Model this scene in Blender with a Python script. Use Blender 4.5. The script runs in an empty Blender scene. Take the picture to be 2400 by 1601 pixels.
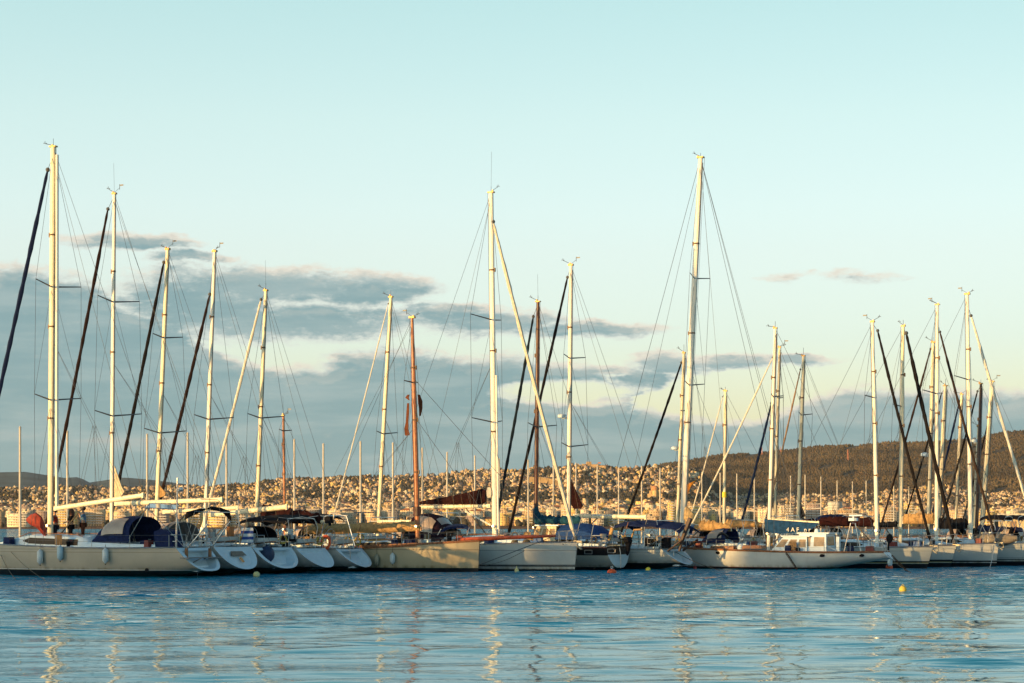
import bpy, math, random
import numpy as np
from mathutils import Vector, Matrix

# ------------------------------------------------------------------ camera
F = 4667.0      # focal length in pixels of the 2400 px wide photograph
VH = 1235.0     # horizon row
H = 2.4         # eye height above the water
S = bpy.context.scene
COL = S.collection
cam_d = bpy.data.cameras.new("camera"); cam = bpy.data.objects.new("camera", cam_d); COL.objects.link(cam)
cam_d.sensor_width = 36; cam_d.lens = F/2400*36
cam_d.shift_y = (VH-800.5)/2400
cam_d.clip_start = .5; cam_d.clip_end = 60000
cam.location = (0, 0, H); cam.rotation_euler = (math.radians(90), 0, 0)
S.camera = cam
# ------------------------------------------------------------------ light
SUN_EL, SUN_AZ = math.radians(8.0), math.radians(55)      # azimuth measured from straight behind the camera to the left
sund = Vector((-math.sin(SUN_AZ)*math.cos(SUN_EL), -math.cos(SUN_AZ)*math.cos(SUN_EL), math.sin(SUN_EL)))
ld = bpy.data.lights.new("sun", 'SUN'); ld.energy = 5.0; ld.angle = math.radians(.5); ld.color = (1, .60, .22)
lo = bpy.data.objects.new("sun", ld); COL.objects.link(lo)
lo.rotation_euler = sund.to_track_quat('Z', 'Y').to_euler()
S.view_settings.view_transform = 'Standard'; S.view_settings.look = 'None'
S.view_settings.exposure = 0.45; S.view_settings.gamma = 1
S.cycles.max_bounces = 5; S.cycles.diffuse_bounces = 2; S.cycles.glossy_bounces = 3
S.cycles.transparent_max_bounces = 6; S.cycles.volume_bounces = 0
S.cycles.use_denoising = True; S.cycles.denoising_prefilter = 'ACCURATE'
S.cycles.sample_clamp_indirect = 4
W = bpy.data.worlds.new("World"); S.world = W; W.use_nodes = True
nt = W.node_tree; nt.nodes.clear()

class NG:
    """tiny helper to write node maths"""
    def __init__(s, t): s.t = t
    def n(s, typ, **kw):
        x = s.t.nodes.new(typ)
        for k, v in kw.items(): setattr(x, k, v)
        return x
    def set(s, sock, v):
        if isinstance(v, bpy.types.NodeSocket): s.t.links.new(v, sock)
        else: sock.default_value = v
    def m(s, op, a, b=0.0, c=0.0, clamp=False):
        x = s.n('ShaderNodeMath', operation=op, use_clamp=clamp)
        s.set(x.inputs[0], a); s.set(x.inputs[1], b); s.set(x.inputs[2], c)
        return x.outputs[0]
    def mr(s, v, a, b, c=0.0, d=1.0, smooth=True):
        x = s.n('ShaderNodeMapRange'); x.interpolation_type = 'SMOOTHSTEP' if smooth else 'LINEAR'
        for i, q in enumerate((v, a, b, c, d)): s.set(x.inputs[i], q)
        return x.outputs[0]
    def mix(s, f, a, b, mode='MIX'):
        x = s.n('ShaderNodeMix', data_type='RGBA', blend_type=mode)
        s.set(x.inputs[0], f); s.set(x.inputs[6], a); s.set(x.inputs[7], b)
        return x.outputs[2]
    def noise(s, vec, scale, detail=3, rough=.55, col=False):
        x = s.n('ShaderNodeTexNoise'); s.set(x.inputs['Vector'], vec)
        x.inputs['Scale'].default_value = scale; x.inputs['Detail'].default_value = detail
        x.inputs['Roughness'].default_value = rough
        return x.outputs['Color' if col else 'Fac']
    def comb(s, x, y, z):
        c = s.n('ShaderNodeCombineXYZ'); s.set(c.inputs[0], x); s.set(c.inputs[1], y); s.set(c.inputs[2], z)
        return c.outputs[0]
    def sep(s, v):
        c = s.n('ShaderNodeSeparateXYZ'); s.set(c.inputs[0], v); return c.outputs
    def ramp(s, v, stops, interp='LINEAR'):
        r = s.n('ShaderNodeValToRGB'); s.set(r.inputs[0], v); r.color_ramp.interpolation = interp
        e = r.color_ramp.elements
        while len(e) < len(stops): e.new(.5)
        for i, (p, c) in enumerate(sorted(stops, key=lambda q: q[0])):
            e[i].position = p; e[i].color = (*c, 1) if len(c) == 3 else c
        return r.outputs[0]

# cloud layout in direction space: azimuth/elevation in units of 1/4667 rad
g = NG(nt)
d = g.sep(g.n('ShaderNodeTexCoord').outputs['Generated'])
az = g.m('ARCTAN2', d[0], d[1]); el = g.m('ARCSINE', d[2])
U0 = g.m('MULTIPLY_ADD', az, F, 1200.0); V0 = g.m('MULTIPLY_ADD', el, -F, VH)
cloud = bpy.data.node_groups.new("cloud_field", 'ShaderNodeTree')
cloud.interface.new_socket('U', in_out='INPUT', socket_type='NodeSocketFloat')
cloud.interface.new_socket('V', in_out='INPUT', socket_type='NodeSocketFloat')
cloud.interface.new_socket('D', in_out='OUTPUT', socket_type='NodeSocketFloat')
c = NG(cloud); gi = c.n('NodeGroupInput'); go = c.n('NodeGroupOutput')
P1 = c.comb(c.m('MULTIPLY', gi.outputs[0], .010), c.m('MULTIPLY', gi.outputs[1], .028), 3.3)
wob = c.sep(c.noise(P1, .55, 5, .6, True)); wob2 = c.noise(P1, 1.3, 6, .62)
U = c.m('ADD', gi.outputs[0], c.m('MULTIPLY', c.m('SUBTRACT', wob[0], .5), 150.0))
V = c.m('ADD', gi.outputs[1], c.m('MULTIPLY', c.m('SUBTRACT', wob[1], .5), 58.0))
TOP = [(-800, 640), (0, 650), (100, 652), (200, 668), (260, 700), (330, 738), (420, 765), (500, 800), (560, 842), (640, 866),
       (720, 858), (820, 830), (1000, 828), (1200, 836), (1330, 852), (1430, 880), (1480, 955), (1600, 975), (1750, 992),
       (1850, 965), (1900, 930), (2000, 915), (2150, 930), (2400, 922), (3000, 900)]
rv = c.ramp(c.mr(U, -800.0, 3000.0, smooth=False), [((u+800)/3800, ((v-600)/400,)*3) for u, v in TOP], 'EASE')
top = c.m('MULTIPLY_ADD', rv, 400.0, 600.0)
f = c.m('DIVIDE', c.m('SUBTRACT', V, top), 26.0); f = c.m('MINIMUM', f, 1.3)
EL = [(330, 582, 150, 17), (450, 612, 100, 16), (620, 675, 260, 44), (850, 685, 175, 40), (700, 760, 340, 44), (480, 720, 210, 85),
      (1140, 757, 200, 34), (1380, 772, 190, 22), (1040, 738, 120, 26), (1570, 852, 100, 28), (1720, 850, 120, 17),
      (1860, 850, 95, 14), (1510, 890, 65, 26), (1465, 915, 40, 12), (1850, 657, 105, 14), (2010, 661, 130, 20), (1410, 948, 22, 8),
      (1400, 872, 85, 15), (-300, 700, 300, 90), (2800, 860, 250, 60), (3300, 700, 300, 60), (-900, 500, 400, 80)]
for (cx, cy, rx, ry) in EL:
    a = c.m('DIVIDE', c.m('SUBTRACT', U, float(cx)), float(rx)); b = c.m('DIVIDE', c.m('SUBTRACT', V, float(cy)), float(ry))
    e = c.m('SUBTRACT', .12 if cx in (1850, 2010) and cy < 700 else 1.0, c.m('ADD', c.m('MULTIPLY', a, a), c.m('MULTIPLY', b, b)))
    f = c.m('MAXIMUM', f, e)
for (cx, cy, rx, ry) in [(1320, 922, 150, 26), (1245, 918, 60, 22)]:
    a = c.m('DIVIDE', c.m('SUBTRACT', U, float(cx)), float(rx)); b = c.m('DIVIDE', c.m('SUBTRACT', V, float(cy)), float(ry))
    e = c.m('SUBTRACT', c.m('ADD', c.m('MULTIPLY', a, a), c.m('MULTIPLY', b, b)), 1.0)
    f = c.m('MINIMUM', f, c.m('MAXIMUM', e, -1.0))
f = c.m('ADD', c.m('ADD', f, c.m('MULTIPLY', c.m('SUBTRACT', wob2, .5), 1.9)), c.m('MULTIPLY', c.m('SUBTRACT', c.noise(c.comb(c.m('MULTIPLY', gi.outputs[0], .030), c.m('MULTIPLY', gi.outputs[1], .055), 8.0), 1.0, 6, .65), .5), 1.3))
cloud.links.new(f, go.inputs[0])
def field(u, v):
    n = g.n('ShaderNodeGroup'); n.node_tree = cloud; g.set(n.inputs[0], u); g.set(n.inputs[1], v); return n.outputs[0]
f0 = field(U0, V0); f1 = field(g.m('ADD', U0, -14.0), g.m('ADD', V0, -20.0))
dens = g.mr(f0, -.55, .42); lit = g.m('MULTIPLY', g.mr(g.m('SUBTRACT', f0, f1), .25, 1.1), g.mr(f0, .1, 1.0, 1, .2))
sky = g.n('ShaderNodeTexSky', sky_type='NISHITA'); sky.sun_disc = False
sky.sun_elevation = SUN_EL; sky.sun_rotation = math.atan2(sund.x, sund.y)
sky.air_density = 1.0; sky.dust_density = 1.0; sky.ozone_density = 2.0; sky.altitude = 0
TINT = [(q/1.4, tuple(x/3/1.366 for x in c_)) for q, c_ in [(0.0, (1.85, 1.62, 1.5)), (.093, (2.22, 1.90, 1.80)), (.136, (2.68, 2.13, 1.84)), (.157, (2.85, 2.28, 1.90)), (.20, (3.0, 2.46, 1.90)), (.265, (2.9, 2.60, 1.89)), (.36, (1.7, 2.0, 1.7)), (.50, (.85, 1.45, 1.45)), (.75, (.50, 1.05, 1.15)), (1.4, (.50, 1.1, 1.2))]]
skyc = g.mix(1.0, g.mix(1.0, sky.outputs[0], g.ramp(g.mr(el, 0.0, 1.4, smooth=False), TINT), 'MULTIPLY'), (3, 3, 3, 1), 'MULTIPLY')
BG = .15
cl = lambda r, gg, b: (r/BG/1.366, gg/BG/1.366, b/BG/1.366, 1)
_k = g.mr(az, -.26, .26, 1.12, .88, False); skyc = g.mix(1.0, skyc, g.comb(_k, _k, _k), 'MULTIPLY')
streak = g.noise(g.comb(g.m('MULTIPLY', U0, .0022), g.m('MULTIPLY', V0, .016), 1.0), 1.0, 4, .55)
body = g.mix(g.mr(streak, .42, .66), cl(.235, .385, .415), cl(.34, .465, .475))
lowp = g.mix(g.m('MULTIPLY', g.mr(streak, .60, .74, 0, .5), g.mr(V0, 900.0, 1060.0)), body, cl(.52, .50, .46))
ccol = g.mix(g.m('MULTIPLY', lit, .8), g.mix(g.mr(f0, -.1, .85), cl(.72, .76, .70), lowp), cl(.86, .77, .64))
fin = g.mix(g.m('MULTIPLY', dens, .95), skyc, ccol)
bg = g.n('ShaderNodeBackground'); g.set(bg.inputs[0], fin); bg.inputs[1].default_value = BG
wo = g.n('ShaderNodeOutputWorld'); nt.links.new(bg.outputs[0], wo.inputs[0])

# ------------------------------------------------------------------ materials
MATS = {}
def mat(name, col, rough=.5, metal=0.0, var=.12, scale=6.0, coat=0.0, dirt=None):
    if name in MATS: return MATS[name]
    m = bpy.data.materials.new(name); m.use_nodes = True; t = m.node_tree; b = t.nodes['Principled BSDF']; q = NG(t)
    tc = q.n('ShaderNodeTexCoord').outputs['Object']
    n = q.noise(tc, scale, 4, .6)
    lo_ = tuple(max(0, x*(1-var)) for x in col)+(1,); hi = tuple(min(1, x*(1+var)) for x in col)+(1,)
    cc = q.mix(q.mr(n, .3, .7), lo_, hi)
    if dirt:
        st = q.noise(q.comb(q.m('MULTIPLY', q.sep(tc)[0], 3.0), q.m('MULTIPLY', q.sep(tc)[1], 3.0), q.m('MULTIPLY', q.sep(tc)[2], .5)), 1.2, 4, .6)
        cc = q.mix(q.mr(st, .55, .8, 0, .5), cc, (*dirt, 1))
    q.set(b.inputs['Base Color'], cc); b.inputs['Roughness'].default_value = rough
    b.inputs['Metallic'].default_value = metal; b.inputs['Coat Weight'].default_value = coat
    if rough >= .78: b.inputs['Specular IOR Level'].default_value = .12
    MATS[name] = m; return m

def hull_mat(name, top, boot=.28, stripes=(), anti=(.006, .007, .009), dirt=(.3, .22, .12)):
    """painted hull: antifouling, boot top and lines are real paint bands at fixed heights"""
    m = bpy.data.materials.new(name); m.use_nodes = True; t = m.node_tree; b = t.nodes['Principled BSDF']; q = NG(t)
    tc = q.n('ShaderNodeTexCoord').outputs['Object']; s = q.sep(tc)
    n = q.noise(tc, 1.3, 4, .6)
    base = q.mix(q.mr(n, .3, .7), tuple(x*.9 for x in top)+(1,), (*top, 1))
    st = q.noise(q.comb(q.m('MULTIPLY', s[0], 2.2), s[1], q.m('MULTIPLY', s[2], .35)), 1.6, 5, .6)
    base = q.mix(q.mr(st, .56, .82, 0, .35), base, (*dirt, 1))
    # weed and scum line just above the antifouling
    base = q.mix(q.m('MULTIPLY', q.mr(s[2], boot, boot+.22, 1, 0), q.mr(st, .35, .7)), base, (top[0]*.45, top[1]*.42, top[2]*.32, 1))
    for (z0, z1, colr) in stripes:
        k = q.m('MULTIPLY', q.m('GREATER_THAN', s[2], z0), q.m('LESS_THAN', s[2], z1))
        base = q.mix(k, base, (*colr, 1))
    base = q.mix(q.m('LESS_THAN', s[2], boot), base, (*anti, 1))
    q.set(b.inputs['Base Color'], base); b.inputs['Roughness'].default_value = .32
    b.inputs['Specular IOR Level'].default_value = .35
    return m

WHITE_SKYLIT = mat('gelcoat_skylit', (.62, .74, .80), .35, var=.05, scale=2)  # white gelcoat with blue skylight tinted into its base colour
DECK = mat('deck_offwhite', (.62, .61, .57), .6, var=.08)
ALU = mat('mast_cream', (.78, .70, .48), .38, 0, .06, 3)
ALUP = mat('mast_white', (.82, .78, .66), .4, 0, .04, 3)
WOOD = mat('varnished_spar', (.30, .10, .025), .35, 0, .3, 5, .3)
DWOOD = mat('dark_spar', (.075, .022, .010), .4, 0, .25, 5)
TEAK = mat('teak_trim', (.28, .12, .05), .5, 0, .3, 9)
STEEL = mat('stainless_tube', (.55, .53, .50), .3, .85, .1, 9)
WIRE = mat('rigging_wire', (.10, .10, .10), .5, .3, .1)
ROPE = mat('rope', (.12, .10, .07), .8, 0, .3, 20)
BLACK = mat('black_canvas', (.010, .010, .013), .85, 0, .3, 8)
NAVY = mat('navy_canvas', (.012, .022, .075), .85, 0, .3, 8)
BLUE = mat('blue_canvas', (.015, .05, .17), .8, 0, .3, 8)
TEAL = mat('teal_canvas', (.012, .060, .095), .85, 0, .35, 8)
MAROON = mat('maroon_canvas', (.024, .006, .006), .85, 0, .35, 8)
DBROWN = mat('brown_canvas', (.040, .026, .020), .85, 0, .3, 8)
TAN = mat('tan_canvas', (.42, .26, .11), .85, 0, .25, 7)
SAIL = mat('sailcloth', (.62, .52, .34), .8, 0, .15, 5)
GREY = mat('grey_plastic', (.18, .18, .18), .55, 0, .2)
DARKWIN = mat('smoked_window', (.012, .009, .008), .35, 0, .2)
DARKWIN.node_tree.nodes['Principled BSDF'].inputs['Specular IOR Level'].default_value = .2
VINYL = mat('beige_window', (.42, .33, .26), .25, 0, .1, 3)
RED = mat('red_canvas', (.30, .030, .012), .75, 0, .3, 6)
ORANGE = mat('orange_float', (.75, .10, .02), .5, 0, .15, 5)
YELLOW = mat('yellow_float', (.78, .62, .05), .5, 0, .1, 5)
YPALE = mat('pale_yellow_float', (.60, .56, .25), .55, 0, .2, 5)
LBLUE = mat('fender_pale_blue', (.42, .55, .60), .5, 0, .1, 5)
FWHITE = mat('fender_white', (.62, .66, .64), .5, 0, .1, 5)
DBLUE = mat('dark_blue_rubber', (.015, .035, .09), .6, 0, .2)
DRED = mat('dark_red_float', (.25, .03, .03), .6, 0, .2)
SOLAR = mat('solar_blue', (.03, .10, .22), .15, 0, .2, 20)

# ------------------------------------------------------------------ mesh helpers
class MB:
    def __init__(s): s.v = []; s.f = []
    def add(s, vs, fs):
        o = len(s.v); s.v += [tuple(x) for x in vs]; s.f += [tuple(i+o for i in f) for f in fs]
    def box(s, c, size, rz=0.0, ry=0.0, top=1.0):
        M = Matrix.Rotation(rz, 3, 'Z') @ Matrix.Rotation(ry, 3, 'Y'); c = Vector(c); a, b, h = (q/2 for q in size)
        vs = []
        for sz in (-1, 1):
            k = top if sz > 0 else 1
            for sx, sy in ((-1, -1), (1, -1), (1, 1), (-1, 1)): vs.append(c+M@Vector((sx*a*k, sy*b*k, sz*h)))
        s.add(vs, [(3, 2, 1, 0), (4, 5, 6, 7), (0, 1, 5, 4), (1, 2, 6, 5), (2, 3, 7, 6), (3, 0, 4, 7)])
    def tube(s, pts, r, n=6, flat=1.0, cap=True):
        pts = [Vector(p) for p in pts]; m = len(pts); rs = r if isinstance(r, (list, tuple)) else [r]*m
        rings = []
        for i, p in enumerate(pts):
            t = (pts[min(i+1, m-1)]-pts[max(i-1, 0)])
            if t.length < 1e-9: t = Vector((0, 0, 1))
            t.normalize()
            up = Vector((0, 1, 0)) if abs(t.y) < .9 else Vector((1, 0, 0))
            a = t.cross(up).normalized(); b = t.cross(a).normalized()
            rings.append([p+a*math.cos(6.28318*k/n)*rs[i]+b*math.sin(6.28318*k/n)*rs[i]*flat for k in range(n)])
        s.loft(rings, True, cap)
    def loft(s, rings, closed=True, cap=True):
        n = len(rings[0]); vs = [p for r in rings for p in r]; fs = []
        for i in range(len(rings)-1):
            for k in range(n if closed else n-1):
                k2 = (k+1) % n; fs.append((i*n+k, i*n+k2, (i+1)*n+k2, (i+1)*n+k))
        if cap and closed: fs.append(tuple(range(n))[::-1]); fs.append(tuple((len(rings)-1)*n+k for k in range(n)))
        s.add(vs, fs)
    def ball(s, c, r, n=10, m=7, sc=(1, 1, 1), jit=0, rng=None):
        rings = []
        for i in range(m+1):
            th = math.pi*i/m
            rings.append([Vector(c)+Vector((math.sin(th)*math.cos(6.28318*k/n)*sc[0], math.sin(th)*math.sin(6.28318*k/n)*sc[1], math.cos(th)*sc[2]))*r*(1+(rng.uniform(-jit, jit) if jit else 0)) for k in range(n)])
        s.loft(rings, True, False)
    def ring(s, c, R, r, axis='x', n=20, m=5):
        c = Vector(c); vs = []; fs = []
        for i in range(n):
            a = 6.28318*i/n
            for k in range(m):
                b = 6.28318*k/m; q = R+r*math.cos(b); w = r*math.sin(b)
                p = {'x': (w, q*math.cos(a), q*math.sin(a)), 'y': (q*math.cos(a), w, q*math.sin(a)), 'z': (q*math.cos(a), q*math.sin(a), w)}[axis]
                vs.append(c+Vector(p)); fs.append((i*m+k, i*m+(k+1) % m, ((i+1) % n)*m+(k+1) % m, ((i+1) % n)*m+k))
        s.add(vs, fs)
    def sheet(s, grid, th=.02):
        """grid of points -> thick cloth"""
        R, C_ = len(grid), len(grid[0]); vs = [Vector(p) for r in grid for p in r]
        lo_ = [p-Vector((0, 0, th)) for p in vs]; n = len(vs); fs = []
        for i in range(R-1):
            for k in range(C_-1):
                a, b, c_, e = i*C_+k, i*C_+k+1, (i+1)*C_+k+1, (i+1)*C_+k
                fs.append((a, b, c_, e)); fs.append((a+n, e+n, c_+n, b+n))
        edge = [(0, k) for k in range(C_)]+[(i, C_-1) for i in range(1, R)]+[(R-1, k) for k in range(C_-2, -1, -1)]+[(i, 0) for i in range(R-2, 0, -1)]
        for j in range(len(edge)):
            a = edge[j][0]*C_+edge[j][1]; b = edge[(j+1) % len(edge)]; b = b[0]*C_+b[1]
            fs.append((b, a, a+n, b+n))
        s.add(vs+lo_, fs)
    def build(s, name, m, parent=None, smooth=True, ang=35):
        me = bpy.data.meshes.new(name); me.from_pydata(s.v, [], s.f); me.update()
        if m: me.materials.append(m)
        if smooth:
            me.polygons.foreach_set('use_smooth', [True]*len(me.polygons)); me.set_sharp_from_angle(angle=math.radians(ang))
        o = bpy.data.objects.new(name, me); COL.objects.link(o)
        if parent: o.parent = parent
        return o
def tag(o, label=None, cat=None, group=None, kind=None):
    if label: o['label'] = label
    if cat: o['category'] = cat
    if group: o['group'] = group
    if kind: o['kind'] = kind
    return o
def empty(name, loc, rz=0.0, label=None, cat=None, group=None):
    o = bpy.data.objects.new(name, None); COL.objects.link(o); o.location = loc; o.rotation_euler = (0, 0, rz); o.empty_display_size = .3
    return tag(o, label, cat, group)
def W3(u, v, Y): return Vector(((u-1200)*Y/F, Y, H-(v-VH)*Y/F))
def sp(xs, ys, x):
    """smooth interpolation through points"""
    xs = list(xs); n = len(xs); x = min(max(x, xs[0]), xs[-1])
    i = max(0, min(n-2, next((k for k in range(n-1) if x <= xs[k+1]), n-2)))
    h = xs[i+1]-xs[i]; t = (x-xs[i])/h
    def sl(k):
        if k == 0: return (ys[1]-ys[0])/(xs[1]-xs[0])
        if k == n-1: return (ys[-1]-ys[-2])/(xs[-1]-xs[-2])
        return (ys[k+1]-ys[k-1])/(xs[k+1]-xs[k-1])
    a, b = sl(i)*h, sl(i+1)*h
    return (2*t**3-3*t*t+1)*ys[i]+(t**3-2*t*t+t)*a+(-2*t**3+3*t*t)*ys[i+1]+(t**3-t*t)*b

MASTFIT = mat('mast_fitting_brown', (.14, .08, .04), .6)
# ------------------------------------------------------------------ yachts
class Boat:
    """local frame: x from stern to bow, y to port, z up from the water"""
    def __init__(b, label, ua, Ya, yaw, side, L=None, u2=None, B=3.6, z0=1.3, z1=1.5, ks=1.0, kb=.25, zk0=.3, rs=.72, hm=None,
                 rail=None, stern='scoop', cat='sailboat', name='sailing_yacht', nfull=2.8, tmat=None, group=None, rec=1.0):
        b.rec = rec; a = math.radians(yaw); b.h = Vector((-math.cos(a), math.sin(a))) if side < 0 else Vector((math.cos(a), -math.sin(a)))
        A = Vector(((ua-1200)*Ya/F, Ya)); dirn = b.h if side < 0 else -b.h
        if L is None:
            k = (u2-1200)/F; L = (k*A.y-A.x)/(dirn.x-k*dirn.y)
        b.L = L; b.O = A if side < 0 else A-b.h*L; b.l = Vector((-b.h.y, b.h.x)); b.B = B; b.z0 = z0; b.z1 = z1
        b.rs = rs; b.side = side
        b.root = empty(name, (b.O.x, b.O.y, 0), math.atan2(b.h.y, b.h.x), label, cat, group)
        b.hull(ks, kb, zk0, hm, rail, stern, nfull, tmat or WHITE_SKYLIT)
    def P(b, u, v, y0=0.0):
        du = (u-1200)/F; t = (b.O.dot(b.l)+y0)/(du*b.l.x+b.l.y); w = Vector((du*t, t))-b.O
        return Vector((w.dot(b.h), y0, H-(v-VH)/F*t))
    def px(b, u, y0=0.0): return b.P(u, VH, y0).x
    def hb(b, x): return b.B/2*sp([0, .15, .42, .7, .88, 1], [b.rs, b.rs+.16*(1-b.rs)*3, 1, .80, .42, .02], x)
    def zs(b, x): return sp([0, .35, .7, 1], [b.z0, b.z0*.985, b.z0+.45*(b.z1-b.z0), b.z1], x)
    def hull(b, ks, kb, zk0, hm, rail, stern, nf, tmat):
        N, K = 26, 11; rings = []
        for i in range(N+1):
            x = i/N; hb_, zs, = b.hb(x), b.zs(x)
            zk = sp([0, .14, .4, .7, .93, 1], [zk0, min(zk0, .0)-.08 if stern != 'counter' else .28, -.5, -.5, -.35, -.3], x)
            if stern == 'counter': zk = sp([0, .1, .25, .4, .7, .93, 1], [zk0, .42, .05, -.4, -.45, -.4, -.3], x)
            n = nf+(1.5-nf)*max(0, (x-.6)/.4)**1.2
            ring = []
            for k in range(-K, K+1):
                th = abs(k)/K; th = (1-th)*math.pi/2
                y = hb_*max(0, math.cos(th))**(2/n)*(1 if k > 0 else -1) if k else 0.0
                z = zs-(zs-zk)*math.sin(th)**(2/n)
                s = x*b.L-ks*(zs-z)*max(0, 1-x/.22)**2-kb*(zs-z)*max(0, (x-.72)/.28)**2
                ring.append(Vector((s, y, z)))
            rings.append(ring)
        m = MB(); m.loft(rings, False, False)
        b.hullo = m.build('hull', hm, b.root, ang=50)
        # transom with a recessed step
        r0 = rings[0]; c0 = sum(r0, Vector())/len(r0); m = MB()
        if stern == 'scoop':
            nrm = Vector((1, 0, ks)).normalized()
            cc = c0+Vector((0, 0, .06))
            r1 = [cc+(p-cc)*.80 for p in r0]; r2 = [p*1.0+Vector((.04+.38*b.rec, 0, -.02)) for p in [cc+(p-cc)*.66 for p in r0]]
            m.loft([r0, r1, r2], True, False); m.add(r2, [tuple(range(len(r2)))])
            for q, zf in ((.30, .55), (.62, .3)) if b.rec > .5 else ():                       # moulded steps
                zz = c0.z-.35+zf*.8; m.box((c0.x+.05+ks*(zz-c0.z)+.25, 0, zz-.25), (.36, b.B*.34, .08))
        else:
            m.add(r0, [tuple(range(len(r0)))])
        b.transom = m.build('transom', tmat, b.root)
        # deck and toe rail
        m = MB(); gr = []
        for i in range(N+1):
            x = i/N; w = b.hb(x); z = b.zs(x); gr.append([Vector((x*b.L, w*q, z-.012+.07*(1-q*q)*min(1, w))) for q in (-1, -.6, -.2, .2, .6, 1)])
        m.loft(gr, False, False); m.build('deck', DECK, b.root)
        m = MB()
        for sg in (-1, 1): m.tube([(i/N*b.L, sg*(b.hb(i/N)+.004), b.zs(i/N)+.02) for i in range(N+1)], .035 if rail is None else .06, 5)
        m.build('toe_rail', rail or STEEL, b.root)
    def cabin(b, x0=.34, x1=.74, hgt=.42, wr=.62, win=(.42, .64), wm=None, m_=None, trim=None):
        wm = wm or DARKWIN; m = MB(); R = []; N = 14
        def sec(x):
            t = (x-x0)/(x1-x0); hh = hgt*min(1, max(.02, (1-t)/.35)**.8) if t > .65 else hgt
            if t < .06: hh = hgt*(.2+.8*t/.06)
            return hh, max(.12, b.hb(x)*wr), b.zs(x)+.03
        for i in range(N+1):
            x = x0+(x1-x0)*i/N; hh, w, z = sec(x); s = x*b.L
            R.append([Vector((s, y, z+q)) for y, q in ((-w, -.05), (-w*.94, hh*.7), (-w*.86, hh*.95), (-w*.4, hh*1.08), (0, hh*1.12), (w*.4, hh*1.08), (w*.86, hh*.95), (w*.94, hh*.7), (w, -.05))])
        m.loft(R, False, False); m.add(R[0], [tuple(range(9))]); m.add(R[-1], [tuple(range(9))[::-1]])
        cab = m.build('cabin', m_ or WHITE_SKYLIT, b.root); b.cab = cab; b.cabsec = sec
        if win:
            for sg in (-1, 1):
                m = MB(); gr = []
                for i in range(9):
                    x = win[0]+(win[1]-win[0])*i/8; hh, w, z = sec(x)
                    k0, k1 = .16, .74
                    if i == 8: k0, k1 = .4, .5
                    o = .012
                    gr.append([Vector((x*b.L, sg*(w*(1-.06*k/.7)+o), z+hh*k)) for k in (k0, k1)])
                m.loft(gr, False, False); m.build('window', wm, cab)
        m = MB()
        for sg in (-1, 1):
            pts = []
            for i in range(7):
                x = x0+.05+(x1-x0-.15)*i/6; hh, w, z = sec(x); pts.append((x*b.L, sg*w*.8, z+hh*1.05+(.09 if 0 < i < 6 else 0)))
            m.tube(pts, .02, 4)
        for i in range(2):
            x = x0+(x1-x0)*(.3+.38*i); hh, w, z = sec(x); m.box((x*b.L, 0, z+hh*1.13), (.5, .5, .05))
        m.build('handrail', trim or TEAK, cab)
        return cab
    def cockpit(b, x0=.03, x1=.34, wheel=True):
        m = MB()
        for sg in (-1, 1):
            R = []
            for i in range(6):
                x = x0+(x1-x0)*i/5; w = b.hb(x); z = b.zs(x)-.02; hh = .16+.14*i/5
                R.append([Vector((x*b.L, sg*w*.78, z)), Vector((x*b.L, sg*w*.74, z+hh)), Vector((x*b.L, sg*w*.58, z+hh)), Vector((x*b.L, sg*w*.54, z))])
            m.loft(R, True, True)
        m.build('coaming', WHITE_SKYLIT, b.root)
        m = MB()
        for sg in (-1, 1):
            for x in (.24, .31):
                s, w, z = x*b.L, b.hb(x)*.66*sg, b.zs(x)+.26; m.tube([(s, w, z), (s, w, z+.08), (s, w, z+.09), (s, w, z+.18)], [.1, .09, .06, .085], 8)
        m.build('winch', STEEL, b.root)
        if wheel:
            s, z = .13*b.L, b.zs(.13); m = MB(); m.tube([(s, 0, z), (s, 0, z+.75)], [.12, .07], 6); m.box((s, 0, z+.8), (.2, .3, .14)); m.build('pedestal', WHITE_SKYLIT, b.root)
            m = MB(); m.ring((s-.16, 0, z+.62), .46, .018, 'x')
            for k in range(3): a = k*2.094; m.tube([(s-.16, 0, z+.62), (s-.16, .46*math.cos(a), z+.62+.46*math.sin(a))], .012, 4)
            m.build('wheel', STEEL, b.root)
    def rails(b, pul=True, push=True, x0=.03, x1=.93, n=7, hgt=.62):
        m = MB()
        for sg in (-1, 1):
            P_ = []
            for i in range(n):
                x = x0+(x1-x0)*i/(n-1); p = Vector((x*b.L, sg*b.hb(x)*.95, b.zs(x))); P_.append(p)
                m = MB(); m.tube([p, p+Vector((0, 0, hgt))], .016, 4); m.build('stanchion', STEEL, b.root)
            m = MB()
            for q in (.5, .98): m.tube([p+Vector((0, 0, hgt*q)) for p in P_], .008, 3)
            m.build('lifeline', WIRE, b.root); m = MB()
        if pul:
            x = .93; w = b.hb(x)*.95; z = b.zs(x); T = []
            for sg in (-1, 1): m.tube([(x*b.L, sg*w, z), (x*b.L+.1, sg*w, z+hgt), (b.L+.02, sg*.14, z+hgt+.08)], .02, 5); m.tube([(b.L*.975, sg*.1, b.z1), (b.L-.03, sg*.14, z+hgt+.08)], .02, 5)
            m.tube([(b.L+.02, -.14, z+hgt+.08), (b.L+.1, 0, z+hgt+.08), (b.L+.02, .14, z+hgt+.08)], .02, 5)
            m.build('pulpit', STEEL, b.root); m = MB()
            m.box((b.L+.02, 0, b.z1+.04), (.5, .16, .1)); m.tube([(b.L+.26, 0, b.z1+.02), (b.L+.3, 0, b.z1-.22), (b.L+.08, .0, b.z1-.3)], .035, 5); m.box((b.L+.1, 0, b.z1-.28), (.32, .2, .06), 0, .6)
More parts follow.
